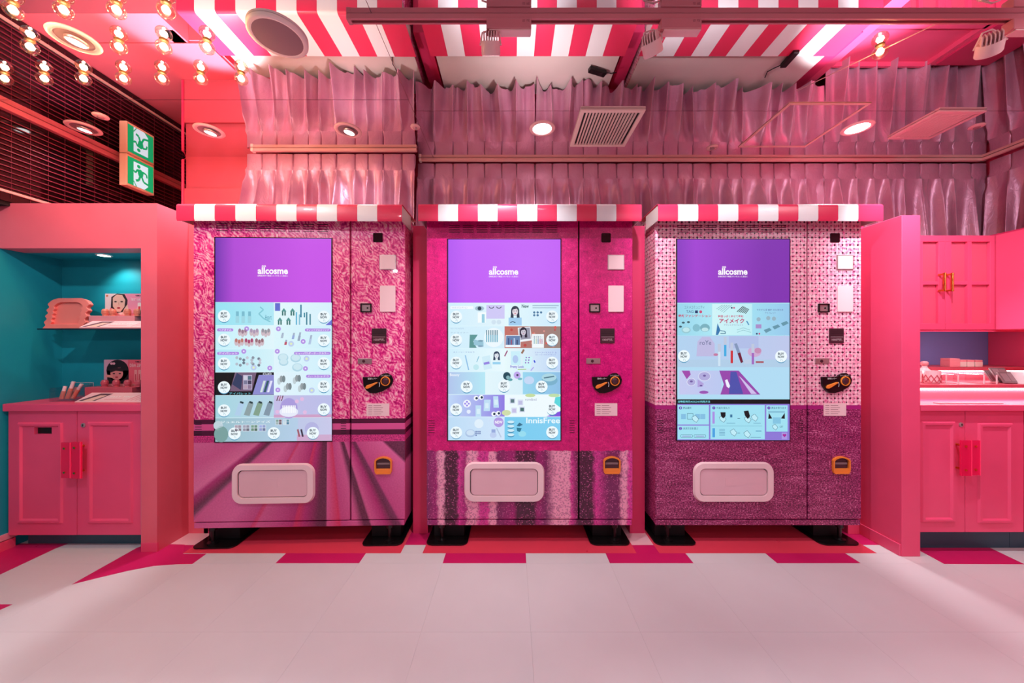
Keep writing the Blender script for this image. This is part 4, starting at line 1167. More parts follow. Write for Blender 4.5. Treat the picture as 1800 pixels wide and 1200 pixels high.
# ------------------------------------------------------------------ curtains
def curtain(label, P0, P1, ztop, zhem, spacing, seed, nrm, amp=0.046):
    """pinch-pleated curtain hanging along P0-P1; nrm: direction into the room"""
    rnd = random.Random(seed)
    P0 = Vector((P0[0], P0[1], 0)); P1 = Vector((P1[0], P1[1], 0)); L = (P1-P0).length
    ex = (P1-P0).normalized(); en = Vector((nrm[0], nrm[1], 0))
    n = max(2, round(L/spacing)); sp = L/n
    jit = [rnd.uniform(-0.16, 0.16)*sp for _ in range(n+1)]
    ampk = [rnd.uniform(0.55, 1.25) for _ in range(n+1)]
    lean = [rnd.uniform(-0.25, 0.25)*sp for _ in range(n+1)]
    sec = [rnd.uniform(-1, 1) for _ in range(n+1)]
    hemj = [rnd.uniform(-0.004, 0.03) for _ in range(n+1)]
    wid = [rnd.uniform(0.7, 1.25) for _ in range(n+1)]
    ph = [rnd.uniform(0, 6.28) for _ in range(4)]
    NU = 20
    hh = 0.105
    T = thing('curtain', label, 'curtain', (P0.x, P0.y, zhem), 'gathered mauve satin curtains')
    def surf(v0, v1, NV, name):
        vs = []; fs = []
        cols = n*NU + 1
        for r in range(NV+1):
            dz = v0 + (v1-v0)*r/NV          # metres below the rail
            f = min(1.0, max(0.0, (dz-hh)/(ztop-zhem-hh))) if ztop-zhem > hh else 0
            for c in range(cols):
                k = min(n-1, c//NU); s = c/NU - k           # s in 0..1 between pleat k and k+1
                ja = jit[k] + lean[k]*f; jb = jit[k+1] + lean[k+1]*f
                if k == 0: ja *= 0.2
                if k == n-1: jb *= 0.2
                # bunch the columns towards the pleats
                ss = s - 0.10*math.sin(2*PI*s)
                u = (k + ss)*sp + ja*(1-s) + jb*s
                w_ = min(s, 1-s)
                kk = k if s < 0.5 else k+1
                # heading: nearly flat with a small crease at each pleat
                head = -0.018*math.exp(-(w_/0.06)**2) + 0.007*math.sin(PI*s)
                # below the pinch each pleat opens into a rounded fold that stands forward
                pin = math.exp(-((dz-hh)/0.022)**2)
                ca = math.cos(2*PI*s)
                rnd_ = ca*(1.25 - 0.25*ca*ca)                       # rounded fronts and backs
                body = amp*(ampk[kk]*0.72*rnd_ + (0.10 + 0.42*f)*wid[kk]*sec[k]*math.cos(4*PI*s + 1.3*sec[k]) + 0.14*sec[k]*math.sin(3*PI*s))
                bil = 0.020*math.sin(u*2*PI/0.31 + ph[0]) + 0.014*math.sin(u*2*PI/0.19 + ph[1] + 2.0*f) + 0.010*math.sin(u*2*PI/0.47 + ph[2])
                g = min(1, max(0, (dz-hh*0.86)/0.10))
                off = head*(1-g) + (body*(0.55+0.6*f) + bil*f)*g + 0.026*pin*math.exp(-(w_/0.08)**2)
                z = ztop - dz + (hemj[kk]*f if f > 0.6 else 0)
                p = P0 + ex*u + en*(off + 0.02 + 0.03*f)
                vs.append((p.x, p.y, z))
        for r in range(NV):
            for c in range(cols-1):
                i = r*cols + c
                fs.append((i, i+1, i+cols+1, i+cols))
        o = MB().add(vs, fs).build(name, 'satin', T, smooth=True)
        return o
    surf(0.0, hh, 4, 'heading')
    d_ = surf(hh, ztop-zhem, 14, 'drape')
    return T
DRL, DRR = 2.318, 2.44
ZR = CEIL - 0.022
curtain('short satin curtain behind the yarn-print machine, on the nearer rail', (FX(438, DRL), DRL), (FX(731, DRL), DRL), ZR, 1.85, 0.104, 3, (0, -1))
xa, xb, xc, xd_ = FX(735, DRR), FX(940, DRR), FX(1442, DRR), 3.255
curtain('satin curtain panel behind the felt-print machine, nearest the rail step', (xa, DRR), (xb, DRR), ZR, 1.85, 0.108, 11, (0, -1))
curtain('wide satin curtain panel behind the felt-print and weave-print machines', (xb+0.004, DRR), (xc, DRR), ZR, 1.85, 0.108, 21, (0, -1))
curtain('long satin curtain panel falling behind the pink wall cabinet', (xc+0.004, DRR), (xd_, DRR), ZR, 1.30, 0.108, 31, (0, -1))
curtain('satin curtain along the right-hand wall above the corner cabinet', (XR-0.01, DRR-0.045), (XR-0.01, 1.35), ZR, 1.45, 0.11, 41, (-1, 0))
def rail(label, x0, x1, y, g='curtain rails'):
    T = thing('curtain_rail', label, 'curtain rail', ((x0+x1)/2, y, CEIL-0.02), g)
    MB().box(x0, x1, y-0.062, y-0.040, CEIL-0.02, CEIL-0.001).build('track', 'rail_pink', T, bevel=0.003)
    MB().box(x0-0.004, x0+0.012, y-0.066, y-0.036, CEIL-0.023, CEIL-0.001).build('end_cap', 'cream_plastic', T, bevel=0.002)
    return T
rail('short pale pink curtain rail above the yarn-print machine', FX(444, DRL-0.05), FX(733, DRL-0.05), DRL)
rail('long pale pink curtain rail along the back of the ceiling', FX(738, DRR-0.05), 3.20, DRR)
T = thing('curtain_rail', 'pale pink curtain rail running along the right-hand wall', 'curtain rail', (XR-0.1, 1.9, CEIL-0.02), 'curtain rails')
MB().box(XR-0.10, XR-0.078, 1.0, DRR-0.04, CEIL-0.02, CEIL-0.001).build('track', 'rail_pink', T, bevel=0.003)

# ------------------------------------------------------------------ ceiling fittings
def downlight(label, px, py, D=0.15, kind='gimbal', power=P_DOWN, col=WHITE, xy=None, aim=None, group='recessed downlights', angle=125, blend=0.6):
    x, y = xy if xy else ceil_pt(px, py)
    T = thing('downlight', label, 'downlight', (x, y, CEIL), group)
    R = D/2; c = (x, y, CEIL)
    MB().lathe(c, [(R, -0.0005), (R-0.002, -0.004), (R*0.80, -0.006), (R*0.72, -0.003), (R*0.72, -0.0008)], 32).build('rim', 'lamp_pink', T, smooth=True)
    if kind == 'gimbal':
        MB().lathe(c, [(R*0.72, -0.0015), (R*0.5, -0.001), (0.0001, -0.001)], 28).build('well', 'mesh_grey', T, smooth=True)
        b = MB().lathe((0, 0, 0), [(R*0.44, 0.004), (R*0.44, -0.006), (R*0.38, -0.008)], 24)
        b.lathe((0, 0, 0), [(R*0.44, 0.004), (0.0001, 0.004)], 24)
        M_ = Matrix.Translation((x+R*0.1, y, CEIL-0.008)) @ Matrix.Rotation(0.16, 4, 'Y')
        b.xform(M_); b.build('lamp_head', 'silver', T, smooth=True)
        b = MB().lathe((0, 0, 0), [(R*0.38, -0.006), (R*0.2, -0.009), (0.0001, -0.010)], 24); b.xform(M_)
        b.build('lens', 'lens_white', T, smooth=True)
    else:
        MB().lathe(c, [(R*0.72, -0.0015), (0.0001, -0.0015)], 28).build('lens', 'lens_white' if kind == 'open' else 'lens_soft', T, smooth=True)
    if power > 0:
        lamp('downlight_beam', 'SPOT', (x, y, CEIL-0.03), power, col, T, size=0.03, angle=math.radians(angle), blend=blend, aim=aim)
    return T
downlight('small tilting downlight above the slatted glazing, nearest the exit sign', 147, 225, power=P_DOWN*0.7)
downlight('tilting downlight in front of the red wall panel', 368, 230, power=58.0, aim=(-1.80, 1.40, 0.0), angle=84, blend=0.35, col=COOL)
downlight('tilting downlight before the short curtain, above the yarn-print machine', 612, 229, power=P_DOWN*0.55)
downlight('round open downlight before the curtain, above the felt-print machine', 953, 226, kind='open')
downlight('round open downlight between the ceiling hatch and the louvred vent', 1507, 225, kind='open', power=58.0, aim=(2.06, 1.40, 0.0), angle=84, blend=0.35, col=COOL)
downlight('large tilting downlight among the glowing globe bulbs', 131, 69, 0.155, power=P_DOWN*0.6)
def sensor(label, px, py, D, dots=0):
    x, y = ceil_pt(px, py)
    T = thing('sprinkler_cover', label, 'ceiling cover', (x, y, CEIL), 'small round ceiling covers')
    R = D/2
    MB().lathe((x, y, CEIL), [(R, -0.0005), (R*0.95, -0.004), (R*0.6, -0.006), (0.0001, -0.006)], 24).build('cover', 'lamp_pink', T, smooth=True)
    MB().lathe((x, y, CEIL), [(R*0.42, -0.0055), (R*0.42, -0.010), (R*0.2, -0.014), (0.0001, -0.014)], 16).build('head', 'silver', T, smooth=False)
    if dots:
        for i in range(3):
            MB().lathe((x+(i-1)*R*0.5, y-R*0.3, CEIL-0.0062), [(0.0035, 0.0), (0.0001, -0.0012)], 8).build('sensor_dot', 'gap_black', T)
sensor('small round ceiling cover near the exit sign', 177, 204, 0.068)
sensor('small round ceiling cover at the step in the curtain rails', 730, 223, 0.055)
sensor('small round ceiling cover with three dots beside the ceiling hatch', 1252, 259, 0.07, 1)
sensor('small round ceiling cover beyond the pale louvred vent', 1717, 222, 0.068)
# loudspeaker
x, y = ceil_pt(489, 62)
T = thing('ceiling_speaker', 'round grey ceiling loudspeaker with salmon rim', 'speaker', (x, y, CEIL))
MB().lathe((x, y, CEIL), [(0.107, -0.0005), (0.107, -0.010), (0.100, -0.014), (0.088, -0.012)], 40).build('rim', 'cream_plastic', T, smooth=True)
MB().lathe((x, y, CEIL), [(0.09, -0.012), (0.05, -0.0135), (0.0001, -0.014)], 40).build('grille', 'mesh_grey', T, smooth=True)
# louvred vents
def vent(label, x0, x1, y0, y1, ns, slat, dark):
    T = thing('ceiling_vent', label, 'vent', ((x0+x1)/2, (y0+y1)/2, CEIL), 'square ceiling vents')
    fw = 0.022
    f = MB()
    f.box(x0, x1, y0, y0+fw, CEIL-0.012, CEIL-0.0005); f.box(x0, x1, y1-fw, y1, CEIL-0.012, CEIL-0.0005)
    f.box(x0, x0+fw, y0+fw, y1-fw, CEIL-0.012, CEIL-0.0005); f.box(x1-fw, x1, y0+fw, y1-fw, CEIL-0.012, CEIL-0.0005)
    f.build('frame', slat, T, bevel=0.002)
    MB().box(x0+fw, x1-fw, y0+fw, y1-fw, CEIL-0.002, CEIL-0.0008).build('duct', dark, T)
    w_ = (x1-x0-2*fw)/ns
    first = None
    for i in range(ns-1):
        xx = x0+fw+w_*(i+1)
        if first is None:
            q = MB().prism_y([(-w_*0.30, -0.003), (-w_*0.14, -0.003), (w_*0.16, -0.0115), (0.0, -0.0115)], y0+fw-(y0+y1)/2, y1-fw-(y0+y1)/2)
            first = q.build('slat', slat, T, local=True); o = first
        else:
            o = first.copy(); COL.objects.link(o)
        o.location = (xx-(x0+x1)/2, 0, 0)
vent('square ceiling vent with dark gaps between white slats', 0.3665, 0.7115, 1.875, 2.228, 17, 'cream_plastic', 'gap_black')
vent('smaller square ceiling vent with closed pink slats', 2.285, 2.538, 1.884, 2.147, 13, 'lamp_pink', 'dark_brown')
# access hatch frame
x0, x1, y0, y1 = 1.440, 1.867, 1.830, 2.248
T = thing('ceiling_hatch', 'square ceiling access hatch with thin pink metal frame', 'hatch', ((x0+x1)/2, (y0+y1)/2, CEIL))
f = MB(); fw = 0.016
f.box(x0, x1, y0, y0+fw, CEIL-0.004, CEIL-0.0005); f.box(x0, x1, y1-fw, y1, CEIL-0.004, CEIL-0.0005)
f.box(x0, x0+fw, y0+fw, y1-fw, CEIL-0.004, CEIL-0.0005); f.box(x1-fw, x1, y0+fw, y1-fw, CEIL-0.004, CEIL-0.0005)
f.build('frame', 'rail_pink', T, bevel=0.001)
MB().box(x0+fw+0.002, x1-fw-0.002, y0+fw+0.002, y1-fw-0.002, CEIL-0.002, CEIL-0.0006).build('mirror_panel', 'mirror', T)

# globe bulbs
bulb_proto = None
def bulb(label, x, y):
    global bulb_proto
    if bulb_proto is None:
        T = thing('globe_bulb', label, 'light bulb', (0, 0, 0), 'glowing globe bulbs on the ceiling')
        MB().lathe((0, 0, 0), [(0.015, -0.0005), (0.015, -0.004), (0.012, -0.006)], 16, cap0=True, cap1=True).build('socket', 'brass', T, local=True, smooth=False)
        pr_ = [(0.0115, -0.005)]
        for q in range(1, 12):
            a_ = -PI/2 + (PI*0.86)*(1-q/11.0)
            pr_.append((max(0.0001, 0.027*math.cos(a_)), -0.028 + 0.026*math.sin(a_)))
        MB().lathe((0, 0, 0), pr_, 20).build('globe', 'bulb_glass', T, local=True, smooth=True)
        MB().lathe((0, 0, 0), [(0.0001, -0.009), (0.007, -0.013), (0.0135, -0.025), (0.011, -0.034), (0.0001, -0.040)], 14).build('filament', 'filament', T, local=True, smooth=True)
        l = lamp('bulb_light', 'POINT', (0, 0, -0.0485), P_BULB, WARM, T, size=0.004)
        bulb_proto = T
    else:
        T = bulb_proto.copy(); COL.objects.link(T)
        for ch in bulb_proto.children:
            o = ch.copy(); COL.objects.link(o); o.parent = T
        T['label'] = label
    T.location = (x, y, CEIL)
LBL = 'glowing globe bulb on the ceiling, %s'
ordn = ['leftmost', 'second from the left', 'third from the left', 'fourth from the left', 'third from the curtain', 'second from the curtain', 'nearest the curtain']
for i, px in enumerate((8, 78, 147, 217, 285, 353, 424)):
    bulb(LBL % ('front row, ' + ordn[i]), *ceil_pt(px, 128))
for px, s_ in ((53, 'at the left'), (209, 'right beside the large downlight'), (288, 'second from the large downlight'), (364, 'nearest the loudspeaker')):
    bulb(LBL % ('second row, ' + s_), *ceil_pt(px, 71))
for px, s_ in ((23, 'leftmost at the top'), (112, 'second along the top'), (205, 'third along the top'), (292, 'rightmost at the top')):
    bulb(LBL % ('far row, ' + s_), *ceil_pt(px, 5))
bulb('single glowing globe bulb on the ceiling above the pink corner cabinets', *ceil_pt(1547, 80))

# lighting track and spotlights
YT = 1.332
T = thing('lighting_track', 'long pink lighting track across the mirrored ceiling', 'lighting track', (1.0, YT, CEIL))
tx0, tx1 = FX(610, YT), 2.5
b = MB(); b.box(tx0, tx1, YT, YT+0.008, CEIL-0.021, CEIL-0.0005); b.box(tx0, tx1, YT+0.019, YT+0.026, CEIL-0.021, CEIL-0.0005)
b.box(tx0, tx1, YT+0.008, YT+0.019, CEIL-0.008, CEIL-0.0005)
b.build('track_body', 'track_pink', T, bevel=0.001)
MB().box(tx0-0.004, tx0+0.012, YT-0.001, YT+0.027, CEIL-0.023, CEIL-0.0004).build('end_cap', 'track_pink', T, bevel=0.002)
MB().box(tx0+0.012, tx1, YT+0.0085, YT+0.0185, CEIL-0.0095, CEIL-0.008).build('track_slot', 'gap_black', T)
def track_spot(label, xa, xhead, aim, tilt, kp=1.0):
    """adapter box under the track, ribbed lamp head on a yoke"""
    T = thing('track_spotlight', label, 'spotlight', (xhead, YT+0.013, CEIL-0.02), 'pink track spotlights')
    x0, x1 = xa
    MB().box(x0, x1, YT-0.004, YT+0.032, CEIL-0.062, CEIL-0.021).build('adapter', 'track_pink', T, bevel=0.003)
    MB().box(x0+0.01, x1-0.002, YT-0.002, YT+0.030, CEIL-0.066, CEIL-0.062).build('adapter_plate', 'lamp_pink', T, bevel=0.001)
    at = Art(lambda u, v: (u, YT-0.0042, v), (0, -1, 0))
    at.text('LED', x1-0.034, CEIL-0.028, x1-0.024, CEIL-0.036, C(120, 50, 66), 1); at.text('PSE', x1-0.018, CEIL-0.028, x1-0.007, CEIL-0.036, C(120, 50, 66), 1)
    at.build('rating_mark', 'paper', T)
    hc = Vector((xhead, YT+0.02, CEIL-0.112))
    d = (Vector(aim) - hc).normalized() if tilt is None else Vector(tilt).normalized()
    q = d.to_track_quat('-Z', 'Y').to_matrix().to_4x4()
    Mx = Matrix.Translation(hc) @ q
    h = MB(); r = 0.036
    h.lathe((0, 0, 0), [(r*0.95, 0.018), (r, 0.012), (r, -0.022), (r*0.93, -0.026), (r*0.88, -0.022), (r*0.8, -0.004)], 28)
    h.lathe((0, 0, 0), [(r*0.95, 0.018), (0.0001, 0.018)], 28)
    h.xform(Mx); hd = h.build('lamp_head', 'lamp_pink', T, smooth=True)
    em = hd.modifiers.new('edges', 'EDGE_SPLIT'); em.split_angle = math.radians(35)
    for i in range(6):
        xx = (i-2.5)*0.0096
        hw = math.sqrt(max(0.0, (r*0.96)**2 - xx*xx))
        fmb = MB().prism_x([(-hw, 0.018), (hw, 0.018), (hw*0.92, 0.036), (hw*0.6, 0.046), (-hw*0.6, 0.046), (-hw*0.92, 0.036)], xx-0.0016, xx+0.0016)
        fmb.xform(Mx); fmb.build('cooling_fin', 'lamp_pink', T)
    ln = MB().lathe((0, 0, -0.012), [(r*0.82, 0), (0.0001, 0)], 24); ln.xform(Mx)
    ln.build('lens', 'lens_white', T)
    yk = MB()
    top = Vector((xhead, YT+0.014, CEIL-0.05))
    for s_ in (-1, 1):
        pv = Mx @ Vector((s_*r*1.08, 0, 0.006))
        mid_ = Vector((xhead + s_*r*0.9, YT+0.016, CEIL-0.062))
        yk.tube([top, mid_, pv], 0.0034, 6)
    yk.build('yoke', 'lamp_pink', T)
    lamp('spot_beam', 'SPOT', hc + d*0.035, P_TRACK*kp, COOL, T, size=0.02, aim=aim, angle=math.radians(78), blend=0.75)
    return T
track_spot('pink track spotlight above the felt-print machine', (FX(855, YT), FX(934, YT)), FX(862, YT), (-0.05, 1.95, 1.25), (0.0, 0.75, -0.95))
track_spot('pink track spotlight between the felt-print and weave-print machines', (FX(1162, YT), FX(1233, YT)), FX(1150, YT), (1.25, 1.95, 1.25), (0.55, 0.7, -0.9))
track_spot('pink track spotlight near the corner cabinets, at the track end', (FX(1780, YT), FX(1880, YT)), FX(1752, YT), (2.35, 2.0, 1.25), (0.55, 0.6, -0.8), 1.35)

# exit sign
sx0, sx1, sy0, sy1, sz0, sz1 = -2.58, -2.532, 2.316, 2.496, 2.149, CEIL-0.001
T = thing('exit_sign', 'green and white running-man exit sign hanging from the ceiling', 'exit sign', ((sx0+sx1)/2, (sy0+sy1)/2, sz0))
MB().box(sx0, sx1, sy0, sy1, sz0, sz1).build('case', 'sign_case', T, bevel=0.003)
L_ = sy1-sy0; Hh = sz1-sz0
a = Art(lambda u, v: (sx1+0.0005, sy0+u*L_, sz1-v*Hh), (1, 0, 0), 0.0003)
gr = C(0, 168, 104)
a.rect(0.04, 0.07, 0.96, 0.93, gr, 1)
a.rect(0.24, 0.16, 0.76, 0.93, C(232, 238, 246), 2)
a.disc(0.42, 0.26, 0.062, gr, 3, 0.055)
a.poly([(0.36, 0.36), (0.50, 0.33), (0.60, 0.40), (0.56, 0.58), (0.44, 0.60), (0.40, 0.52)], gr, 3)
a.line([(0.38, 0.37), (0.30, 0.50), (0.24, 0.44)], 0.055, gr, 3); a.line([(0.56, 0.38), (0.70, 0.42), (0.72, 0.52)], 0.055, gr, 3)
a.line([(0.47, 0.57), (0.42, 0.70), (0.32, 0.74)], 0.07, gr, 3); a.line([(0.53, 0.56), (0.60, 0.70), (0.80, 0.74)], 0.065, gr, 3)
a.line([(0.24, 0.78), (0.34, 0.93)], 0.03, gr, 3)
a.poly([(0.76, 0.80), (0.76, 0.93), (0.62, 0.93)], gr, 3)
a.build('sign_face', 'sign_glow', T)

# ------------------------------------------------------------------ niche on the left: cabinet, shelf, goods
DC = 1.90
def raised_frame(x0, x1, z0, z1, y, w=0.024, h=0.008):
    f = MB()
    o = [(x0, z0), (x1, z0), (x1, z1), (x0, z1)]
    def ins(k): return [(x0+k, z0+k), (x1-k, z0+k), (x1-k, z1-k), (x0+k, z1-k)]
    rings = [(0, 0.0), (w*0.25, -h), (w*0.7, -h), (w, 0.0)]
    vs = []
    for k, dy in rings:
        vs += [(x, y+dy, z) for x, z in ins(k)]
    fs = []
    for r in range(3):
        for i in range(4):
            j = (i+1) % 4
            fs.append((r*4+i, r*4+j, r*4+4+j, r*4+4+i))
    f.add(vs, fs)
    return f
def acrylic_handle(T, xs, z0, z1, y):
    for x0, x1 in xs:
        h = MB().box(x0, x1, y-0.040, y-0.032, z0, z1).build('handle_plate', 'pink_acrylic', T, bevel=0.001)
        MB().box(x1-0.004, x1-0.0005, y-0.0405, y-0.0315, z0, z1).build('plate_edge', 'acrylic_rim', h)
        for zz in (z0+0.03, z1-0.03):
            MB().cyl(((x0+x1)/2-0.006, y-0.044, zz), ((x0+x1)/2-0.006, y, zz), 0.0055, n=10).build('handle_screw', 'gold', h)
def lockp(T, x, z, y):
    k = MB().lathe((x, y, z), [(0.012, 0), (0.012, -0.003), (0.008, -0.005), (0.0001, -0.004)], 16, 'y').build('lock', 'silver', T)
    MB().box(x-0.0015, x+0.0015, y-0.0056, y-0.004, z-0.005, z+0.005).build('keyhole', 'gap_black', k)
cabL = thing('base_cabinet', 'pink base cabinet with a slotted door under the teal niche', 'cabinet', (-2.3, 2.0, 0))
cx0, cx1 = FX(15, DC), -1.982
zb_, zt_ = FZ(940, DC), FZ(722, DC)
xm = FX(135.5, DC)
MB().box(cx0+0.004, cx1, DC+0.02, 2.135, zb_, zt_).build('body', 'pink_paint', cabL)
MB().box(cx0+0.03, cx1, DC+0.055, DC+0.075, 0.001, zb_).build('toe_kick', 'toe_teal', cabL)
dL = MB(); dL.box(cx0, FX(60, DC), DC, DC+0.019, zb_, zt_-0.003); dL.box(FX(91, DC), xm-0.0015, DC, DC+0.019, zb_, zt_-0.003)
dL.box(FX(60, DC), FX(91, DC), DC, DC+0.019, zb_, FZ(763, DC)); dL.box(FX(60, DC), FX(91, DC), DC, DC+0.019, FZ(751, DC), zt_-0.003)
dL = dL.build('door', 'pink_paint', cabL)
MB().box(FX(60, DC), FX(91, DC), DC+0.015, DC+0.0195, FZ(763, DC), FZ(751, DC)).build('slot', 'gap_black', dL)
raised_frame(FX(32, DC), FX(111, DC), FZ(919, DC), FZ(742, DC), DC).build('moulding', 'pink_paint', dL)
dR = MB().box(xm+0.0015, cx1-0.002, DC, DC+0.019, zb_, zt_-0.003).build('door', 'pink_paint', cabL, bevel=0.0015)
raised_frame(FX(155, DC), FX(234, DC), FZ(919, DC), FZ(741, DC), DC).build('moulding', 'pink_paint', dR)
lockp(dR, FX(147, DC), FZ(747, DC), DC)
acrylic_handle(dL, [(FX(107, DC-0.04), FX(124, DC-0.04))], FZ(835, DC), FZ(774, DC), DC)
acrylic_handle(dR, [(FX(125, DC-0.04), FX(141.5, DC-0.04))], FZ(836, DC), FZ(773, DC), DC)
DT = 1.885
ztop_ = FZ(710, DT)
tag(MB().box(FX(4, DT), -1.976, DT, 2.138, zt_, ztop_).build('counter_top', 'pink_paint', bevel=0.003), 'pink worktop on the cabinet in the teal niche', 'counter top')
# shelf
DS = 1.93
zsh = FZ(577, DS)
tag(MB().prism_z([(-2.60, DS), (-1.981, DS), (-1.981, 2.138), (-2.52, 2.138)], zsh-0.008, zsh).build('wall_shelf', 'navy_glass', bevel=0.001), 'thin dark navy glass shelf in the teal niche', 'shelf')
# niche downlight
x, y = FX(183, 2.03), 2.03
T = thing('niche_downlight', 'small round downlight in the teal niche ceiling', 'downlight', (x, y, 1.616))
MB().lathe((x, y, 1.616), [(0.034, -0.0005), (0.032, -0.004), (0.026, -0.004)], 24).build('rim', 'lamp_pink', T, smooth=True)
MB().lathe((x, y, 1.616), [(0.027, -0.0035), (0.0001, -0.0035)], 20).build('lens', 'lens_white', T)
lamp('niche_beam', 'SPOT', (x, y, 1.60), 3.2, (1.0, 0.95, 0.9), T, size=0.015, angle=math.radians(120), blend=0.7, aim=(x+0.06, y+0.09, 1.2))
# wavy framed mirror on the shelf
T = thing('wavy_mirror', 'coral pink wavy-edged table mirror on the glass shelf', 'mirror', (-2.5, 2.03, zsh))
dm = 2.02
mx0, mx1 = FX(79, dm), FX(153, dm); mz1 = FZ(523, dm); mz0 = zsh
def wavy(k, zi0, zi1):
    pts = []
    NS = 40
    xmid = (mx0+mx1)/2; hw = (mx1-mx0)/2*k
    for i in range(NS+1):
        t_ = i/NS; z = zi0 + (zi1-zi0)*t_
        wob = 0.006*math.cos(t_*2*PI*5.0)*(1 if t_ < 0.86 else max(0, (1-t_)/0.14))
        top = 0.05*max(0, (t_-0.86)/0.14)**2
        pts.append((xmid + hw + wob - 0.006 - top, z))
    for i in range(NS, -1, -1):
        x_, z_ = pts[i]
        pts.append((2*xmid - x_, z_))
    return pts
b = MB().ring_y(wavy(1.0, mz0+0.001, mz1), [(((mx0+mx1)/2) + (x_-(mx0+mx1)/2)*0.68, mz0+0.026 + (z_-mz0)*0.72) for x_, z_ in wavy(1.0, mz0+0.001, mz1)], dm-0.012, dm+0.010)
Mt = Matrix.Translation((0, dm, mz0)) @ Matrix.Rotation(-0.16, 4, 'X') @ Matrix.Translation((0, -dm, -mz0))
b.xform(Mt); b.build('frame', 'rose_plastic', T, bevel=0.002)
b = MB().box((mx0+mx1)/2-0.085, (mx0+mx1)/2+0.085, dm+0.002, dm+0.006, mz0+0.02, mz1-0.012); b.xform(Mt); b.build('glass', 'rose_plastic', T)
b = MB().box((mx0+mx1)/2-0.03, (mx0+mx1)/2+0.03, dm+0.045, dm+0.05, mz0+0.001, mz0+0.10); b.build('stand', 'rose_plastic', T)

def display_stand(label, x0, x1, y0, y1, z, pxh, dh, art, step_c, tubes):
    """stepped cardboard counter display with a printed header card"""
    T = thing('product_display', label, 'display stand', ((x0+x1)/2, y0, z))
    hx0, hx1 = FX(pxh[0], dh), FX(pxh[2], dh); hz1, hz0 = FZ(pxh[1], dh), FZ(pxh[3], dh)
    hdr = MB().box(hx0, hx1, dh, dh+0.006, z, hz1).build('header_card', 'pink_box', T)
    a = Art(lambda u, v: (hx0+u*(hx1-hx0), dh-0.0003, hz1-v*(hz1-hz0)), (0, -1, 0), 0.00015)
    art(a); a.build('header_print', 'paper', hdr)
    ym = y0 + (y1-y0)*0.55
    st = MB().box(hx0-0.035, hx1, ym, dh, z+0.0005, z+0.075).build('step', step_c, T, bevel=0.002)
    # sloping printed tray in front
    tr = MB().prism_x([(y0, z+0.0005), (ym, z+0.0005), (ym, z+0.045), (y0, z+0.006)], x0, x1)
    tr = tr.build('tray', 'pink_box', T)
    s_ = (0.045-0.006)/(ym-y0)
    nn = Vector((0, -s_, 1)).normalized()
    a = Art(lambda u, v: (x0+u*(x1-x0), y0+v*(ym-y0), z+0.0064+v*(0.039)), nn, 0.0002)
    a.rect(0, 0, 1, 1, C(246, 196, 204), 0); a.poly([(0.02, 0.1), (0.26, 0.1), (0.34, 0.9), (0.16, 0.9)], C(90, 60, 76), 1); a.poly([(0.08, 0.1), (0.22, 0.1), (0.3, 0.7), (0.2, 0.7)], C(236, 190, 180), 2)
    a.text('JELLY TINT', 0.36, 0.62, 0.72, 0.42, C(252, 240, 242), 2, 0.01); a.line([(0.36, 0.25), (0.62, 0.25)], 0.05, C(226, 120, 140), 2)
    for i in range(4): a.line([(0.70+i*0.06, 0.15), (0.78+i*0.06, 0.85)], 0.02, C(230, 130, 150), 2)
    a.build('tray_print', 'paper', tr)
    for i, tx in enumerate(tubes):
        MB().lathe((FX(tx, dh-0.03), dh-0.035, z+0.074), [(0.013, 0), (0.013, 0.012), (0.016, 0.014), (0.016, 0.03), (0.011, 0.04), (0.0001, 0.042)], 12).build('tester', 'skin_tube' if step_c != 'coral_paint' else 'coral_paint', T, smooth=False)
    return T
def art_girl_a(a):
    a.rect(0, 0, 1, 1, C(246, 150, 178), 0); a.rect(0, 0, 0.5, 1, C(244, 214, 214), 1)
    a.poly([(0.16, 0.16), (0.3, 0.0), (0.5, 0.02), (0.58, 0.3), (0.56, 0.85), (0.14, 0.95)], C(52, 32, 36), 2)
    a.poly([(0.2, 0.2), (0.3, 0.04), (0.44, 0.06), (0.52, 0.3), (0.5, 0.62), (0.4, 0.86), (0.3, 0.86), (0.2, 0.6)], C(240, 190, 172), 3)
    for u in (0.27, 0.43): a.disc(u, 0.38, 0.035, C(60, 36, 40), 4, 0.03)
    a.disc(0.35, 0.68, 0.045, C(176, 30, 60), 4, 0.04); a.line([(0.35, 0.42), (0.36, 0.56)], 0.012, C(214, 150, 134), 4)
    a.poly([(0.04, 1.0), (0.14, 0.66), (0.2, 0.7), (0.34, 0.96), (0.3, 1.0)], C(226, 110, 130), 4); a.poly([(0.42, 1.0), (0.5, 0.7), (0.58, 0.5), (0.6, 0.7), (0.52, 1.0)], C(240, 196, 180), 4)
    a.text('AMUSE', 0.78, 0.13, 0.99, 0.06, C(40, 20, 30), 3, 0.02); a.text('JEL-FIT', 0.66, 0.33, 0.97, 0.19, C(252, 242, 244), 3)
    a.rr(0.84, 0.42, 0.93, 0.92, 0.04, C(250, 230, 226), 3); a.rect(0.855, 0.6, 0.915, 0.86, C(220, 60, 70), 4); a.disc(0.05, 0.1, 0.03, C(220, 120, 90), 3, 0.05)
